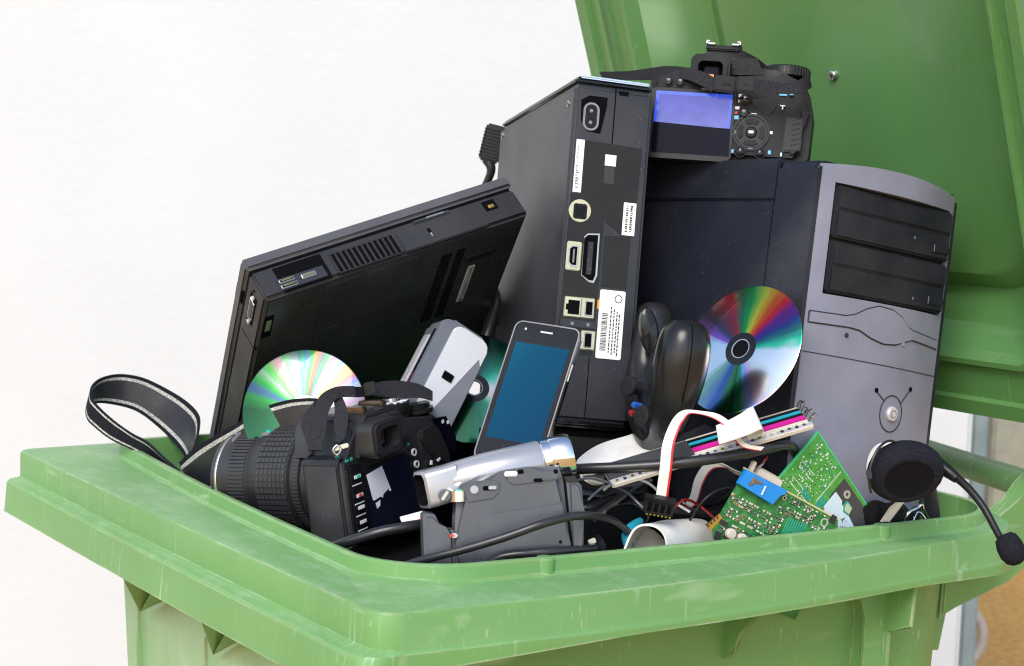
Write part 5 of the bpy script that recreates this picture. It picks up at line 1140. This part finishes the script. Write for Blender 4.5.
k = MB(); k.prism(sm([(50, -36), (50, -19), (60, -19), (62, -21), (76, -22), (90, -24), (90, -50), (72, -50)]), -.0022, -.0013, M['lightblue'], 'xz'); k.prism(sm([(64, -15), (72, -15), (74, -22), (67, -24), (64, -20)]), -.0030, -.0013, M['tealtrace'], 'xz'); k.prism(sm([(65, -16), (71.5, -16), (73, -21.4), (67.5, -22.8), (65, -19.5)]), -.0034, -.003, mat('pale_gel', (.45, .52, .36), .35), 'xz'); k.build('pale_label', PC)
k = MB()
for i in range(40):
    x, z = 70+rnd.random()*14, -44+rnd.random()*18; plate(k, x, x+rnd.uniform(.6, 2), z, z+.6, M['ink'], -.0022, .0002)
k.build('label_print', PC)

# ================================================================== HEADSET
hd = 1.405
HX = frame(P(905, 471, hd), RT+.12*UP, FW-.25*UP, UP)
H = thing('headset', HX, 'black headset with a foam ear pad and a boom microphone hanging over the rim', 'headset')
hi = HX.inverted()
def hp(x, y, d): return hi @ P(x, y, d)
b = MB()
prof = [(.010, 0), (.012, .020), (.009, .0275), (.002, .0305), (-.006, .0300), (-.0115, .026), (-.0130, .0230), (-.0128, .0200), (-.0122, .0165), (-.0120, .008), (-.0119, 0)]
EX = Matrix.Rotation(R_(40), 4, 'X') @ Matrix.Diagonal((1.0, 1.05, .84, 1))
b.lathe(prof, M['foam'], 56, EX, mats=[M['foam']]*7+[M['foamdark']]*3)
rn = random.Random(5)
b.v = [p+(V((rn.uniform(-1, 1), rn.uniform(-1, 1), rn.uniform(-1, 1)))*.00025 if p.length > .014 else V((0, 0, 0))) for p in b.v]; b.build('ear_pad', H, 60)
b = MB(); X = frame(hp(888, 470, 1.425), V((.75, .5, .05)), V((-.5, .75, 0)), V((0, 0, 1))); b.lathe([(-.004, 0), (-.004, .020), (-.002, .0225), (.004, .0225), (.006, .02), (.006, 0)], M['white'], 44, X, 'x'); b.build('ear_cup', H)
b = MB(); b.tube([hp(871, 493, 1.39), hp(869, 480, 1.386), hp(871, 464, 1.385), hp(878, 449, 1.388), hp(888, 441, 1.395), hp(897, 443, 1.40), hp(905, 446, 1.405)], .0011, M['cable'], 8); b.box(-.002, .002, -.0015, .0015, -.004, .003, M['blacksoft'], .0005, X=Matrix.Translation(hp(869, 474, 1.384))); b.build('wire', H)
b = MB(); b.tube([hp(930, 458, 1.42), hp(940, 466, 1.415), hp(950, 473, 1.41), hp(957, 479, 1.405)], [.0062, .0060, .0052, .0038], M['blacksoft'], 14); b.tube([hp(955, 476, 1.407), hp(970, 490, 1.395), hp(984, 508, 1.385), hp(995, 528, 1.378), hp(1003, 543, 1.375)], [.0036, .0032, .003, .0029, .0028], M['blacksoft'], 12); b.build('boom', H)
b = MB(); q = hp(1011, 549, 1.372); ax = (hp(1016, 562, 1.37)-hp(1003, 535, 1.375)).normalized(); X = Matrix.Translation(q) @ ax.to_track_quat('Y', 'Z').to_matrix().to_4x4()
b.lathe([(-.0125, 0), (-.0122, .005), (-.0095, .0085), (-.003, .0103), (.004, .0103), (.0095, .0078), (.0125, .004), (.013, 0)], M['foam'], 40, X)
b.v = [p+V((rn.uniform(-1, 1), rn.uniform(-1, 1), rn.uniform(-1, 1)))*.0002 for p in b.v]; b.build('microphone', H, 60)

# folded black sleeve and shiny scraps below the headset
k = MB(); k.ribbon([pq((862, 508), (858, 540), 1.462), pq((874, 500), (874, 540), 1.468), pq((886, 503), (888, 545), 1.474), pq((898, 500), (902, 545), 1.482), pq((908, 510), (910, 545), 1.49), pq((916, 506), (922, 545), 1.50)], .003, [(1., M['blackgloss'])], M['black'], 6)
tag(k.build('plastic_sleeve'), 'crumpled shiny black sleeve in the corner under the headset ear pad', 'sleeve')
k = MB(); k.tube([P(903, 526, 1.478), P(908, 513, 1.478), P(917, 508, 1.486), P(922, 505, 1.488), P(924, 511, 1.49), P(930, 522, 1.50)], .0012, M['chrome'], 8, 6); k.tube([P(912, 524, 1.482), P(918, 512, 1.486), P(926, 520, 1.492)], .0009, M['chrome'], 8, 5)
tag(k.build('wire_scrap'), 'bent shiny wire scrap in the corner of the bin by the headset', 'wire')
k = MB(); k.prism([(0, 0), (.012, .016), (.010, .020), (.0, .012), (-.008, .0)], 0, .004, M['ceramic'], 'xz', .0012, X=frame(P(890, 522, 1.462), RT, FW, UP)); tag(k.build('plastic_scrap'), 'small pale pinkish plastic scrap beside the crumpled black sleeve', 'scrap')
k = MB(); k.tube([P(927, 480, 1.52), P(931, 500, 1.525), P(934, 530, 1.53)], .0065, M['cable'], 14, 6); tag(k.build('cable'), 'fat black cable dropping into the bin corner right of the ear pad', 'cable', GRP)

# ================================================================== CAMERA, LIGHT, RENDER
cd = bpy.data.cameras.new('camera'); co = bpy.data.objects.new('render_camera', cd); COL.objects.link(co)
m = Matrix((RT, UP, -FW)).transposed().to_4x4(); m.translation = CP; co.matrix_world = m
cd.sensor_width = 36; cd.lens = FPX/1024*36; cd.clip_start = .05; cd.clip_end = 500
cd.dof.use_dof = True; cd.dof.focus_distance = 1.43; cd.dof.aperture_fstop = 15
sc.camera = co
SUN = V((-.60, -.44, .68)).normalized()
ld = bpy.data.lights.new('sun', 'SUN'); ld.energy = 1.3; ld.angle = R_(30); ld.color = (1, .98, .95)
lo_ = bpy.data.objects.new('sun', ld); COL.objects.link(lo_); lo_.matrix_world = SUN.to_track_quat('Z', 'Y').to_matrix().to_4x4()
w = bpy.data.worlds.new('World'); sc.world = w; w.use_nodes = True; nt = w.node_tree
sk = nt.nodes.new('ShaderNodeTexSky'); sk.sky_type = 'NISHITA'; sk.sun_disc = False
sk.sun_elevation = math.asin(SUN.z); sk.sun_rotation = math.atan2(SUN.x, SUN.y); sk.dust_density = 1.5; sk.ozone_density = .6
nt.links.new(sk.outputs[0], nt.nodes['Background'].inputs[0]); nt.nodes['Background'].inputs[1].default_value = .15
sc.view_settings.view_transform = 'Standard'; sc.view_settings.look = 'None'; sc.view_settings.exposure = .86; sc.view_settings.gamma = 1
sc.render.engine = 'CYCLES'; sc.cycles.use_denoising = True
try: sc.cycles.denoiser = 'OPENIMAGEDENOISE'
except Exception: pass
sc.cycles.filter_width = 1.15; sc.cycles.max_bounces = 8; sc.cycles.sample_clamp_indirect = 6
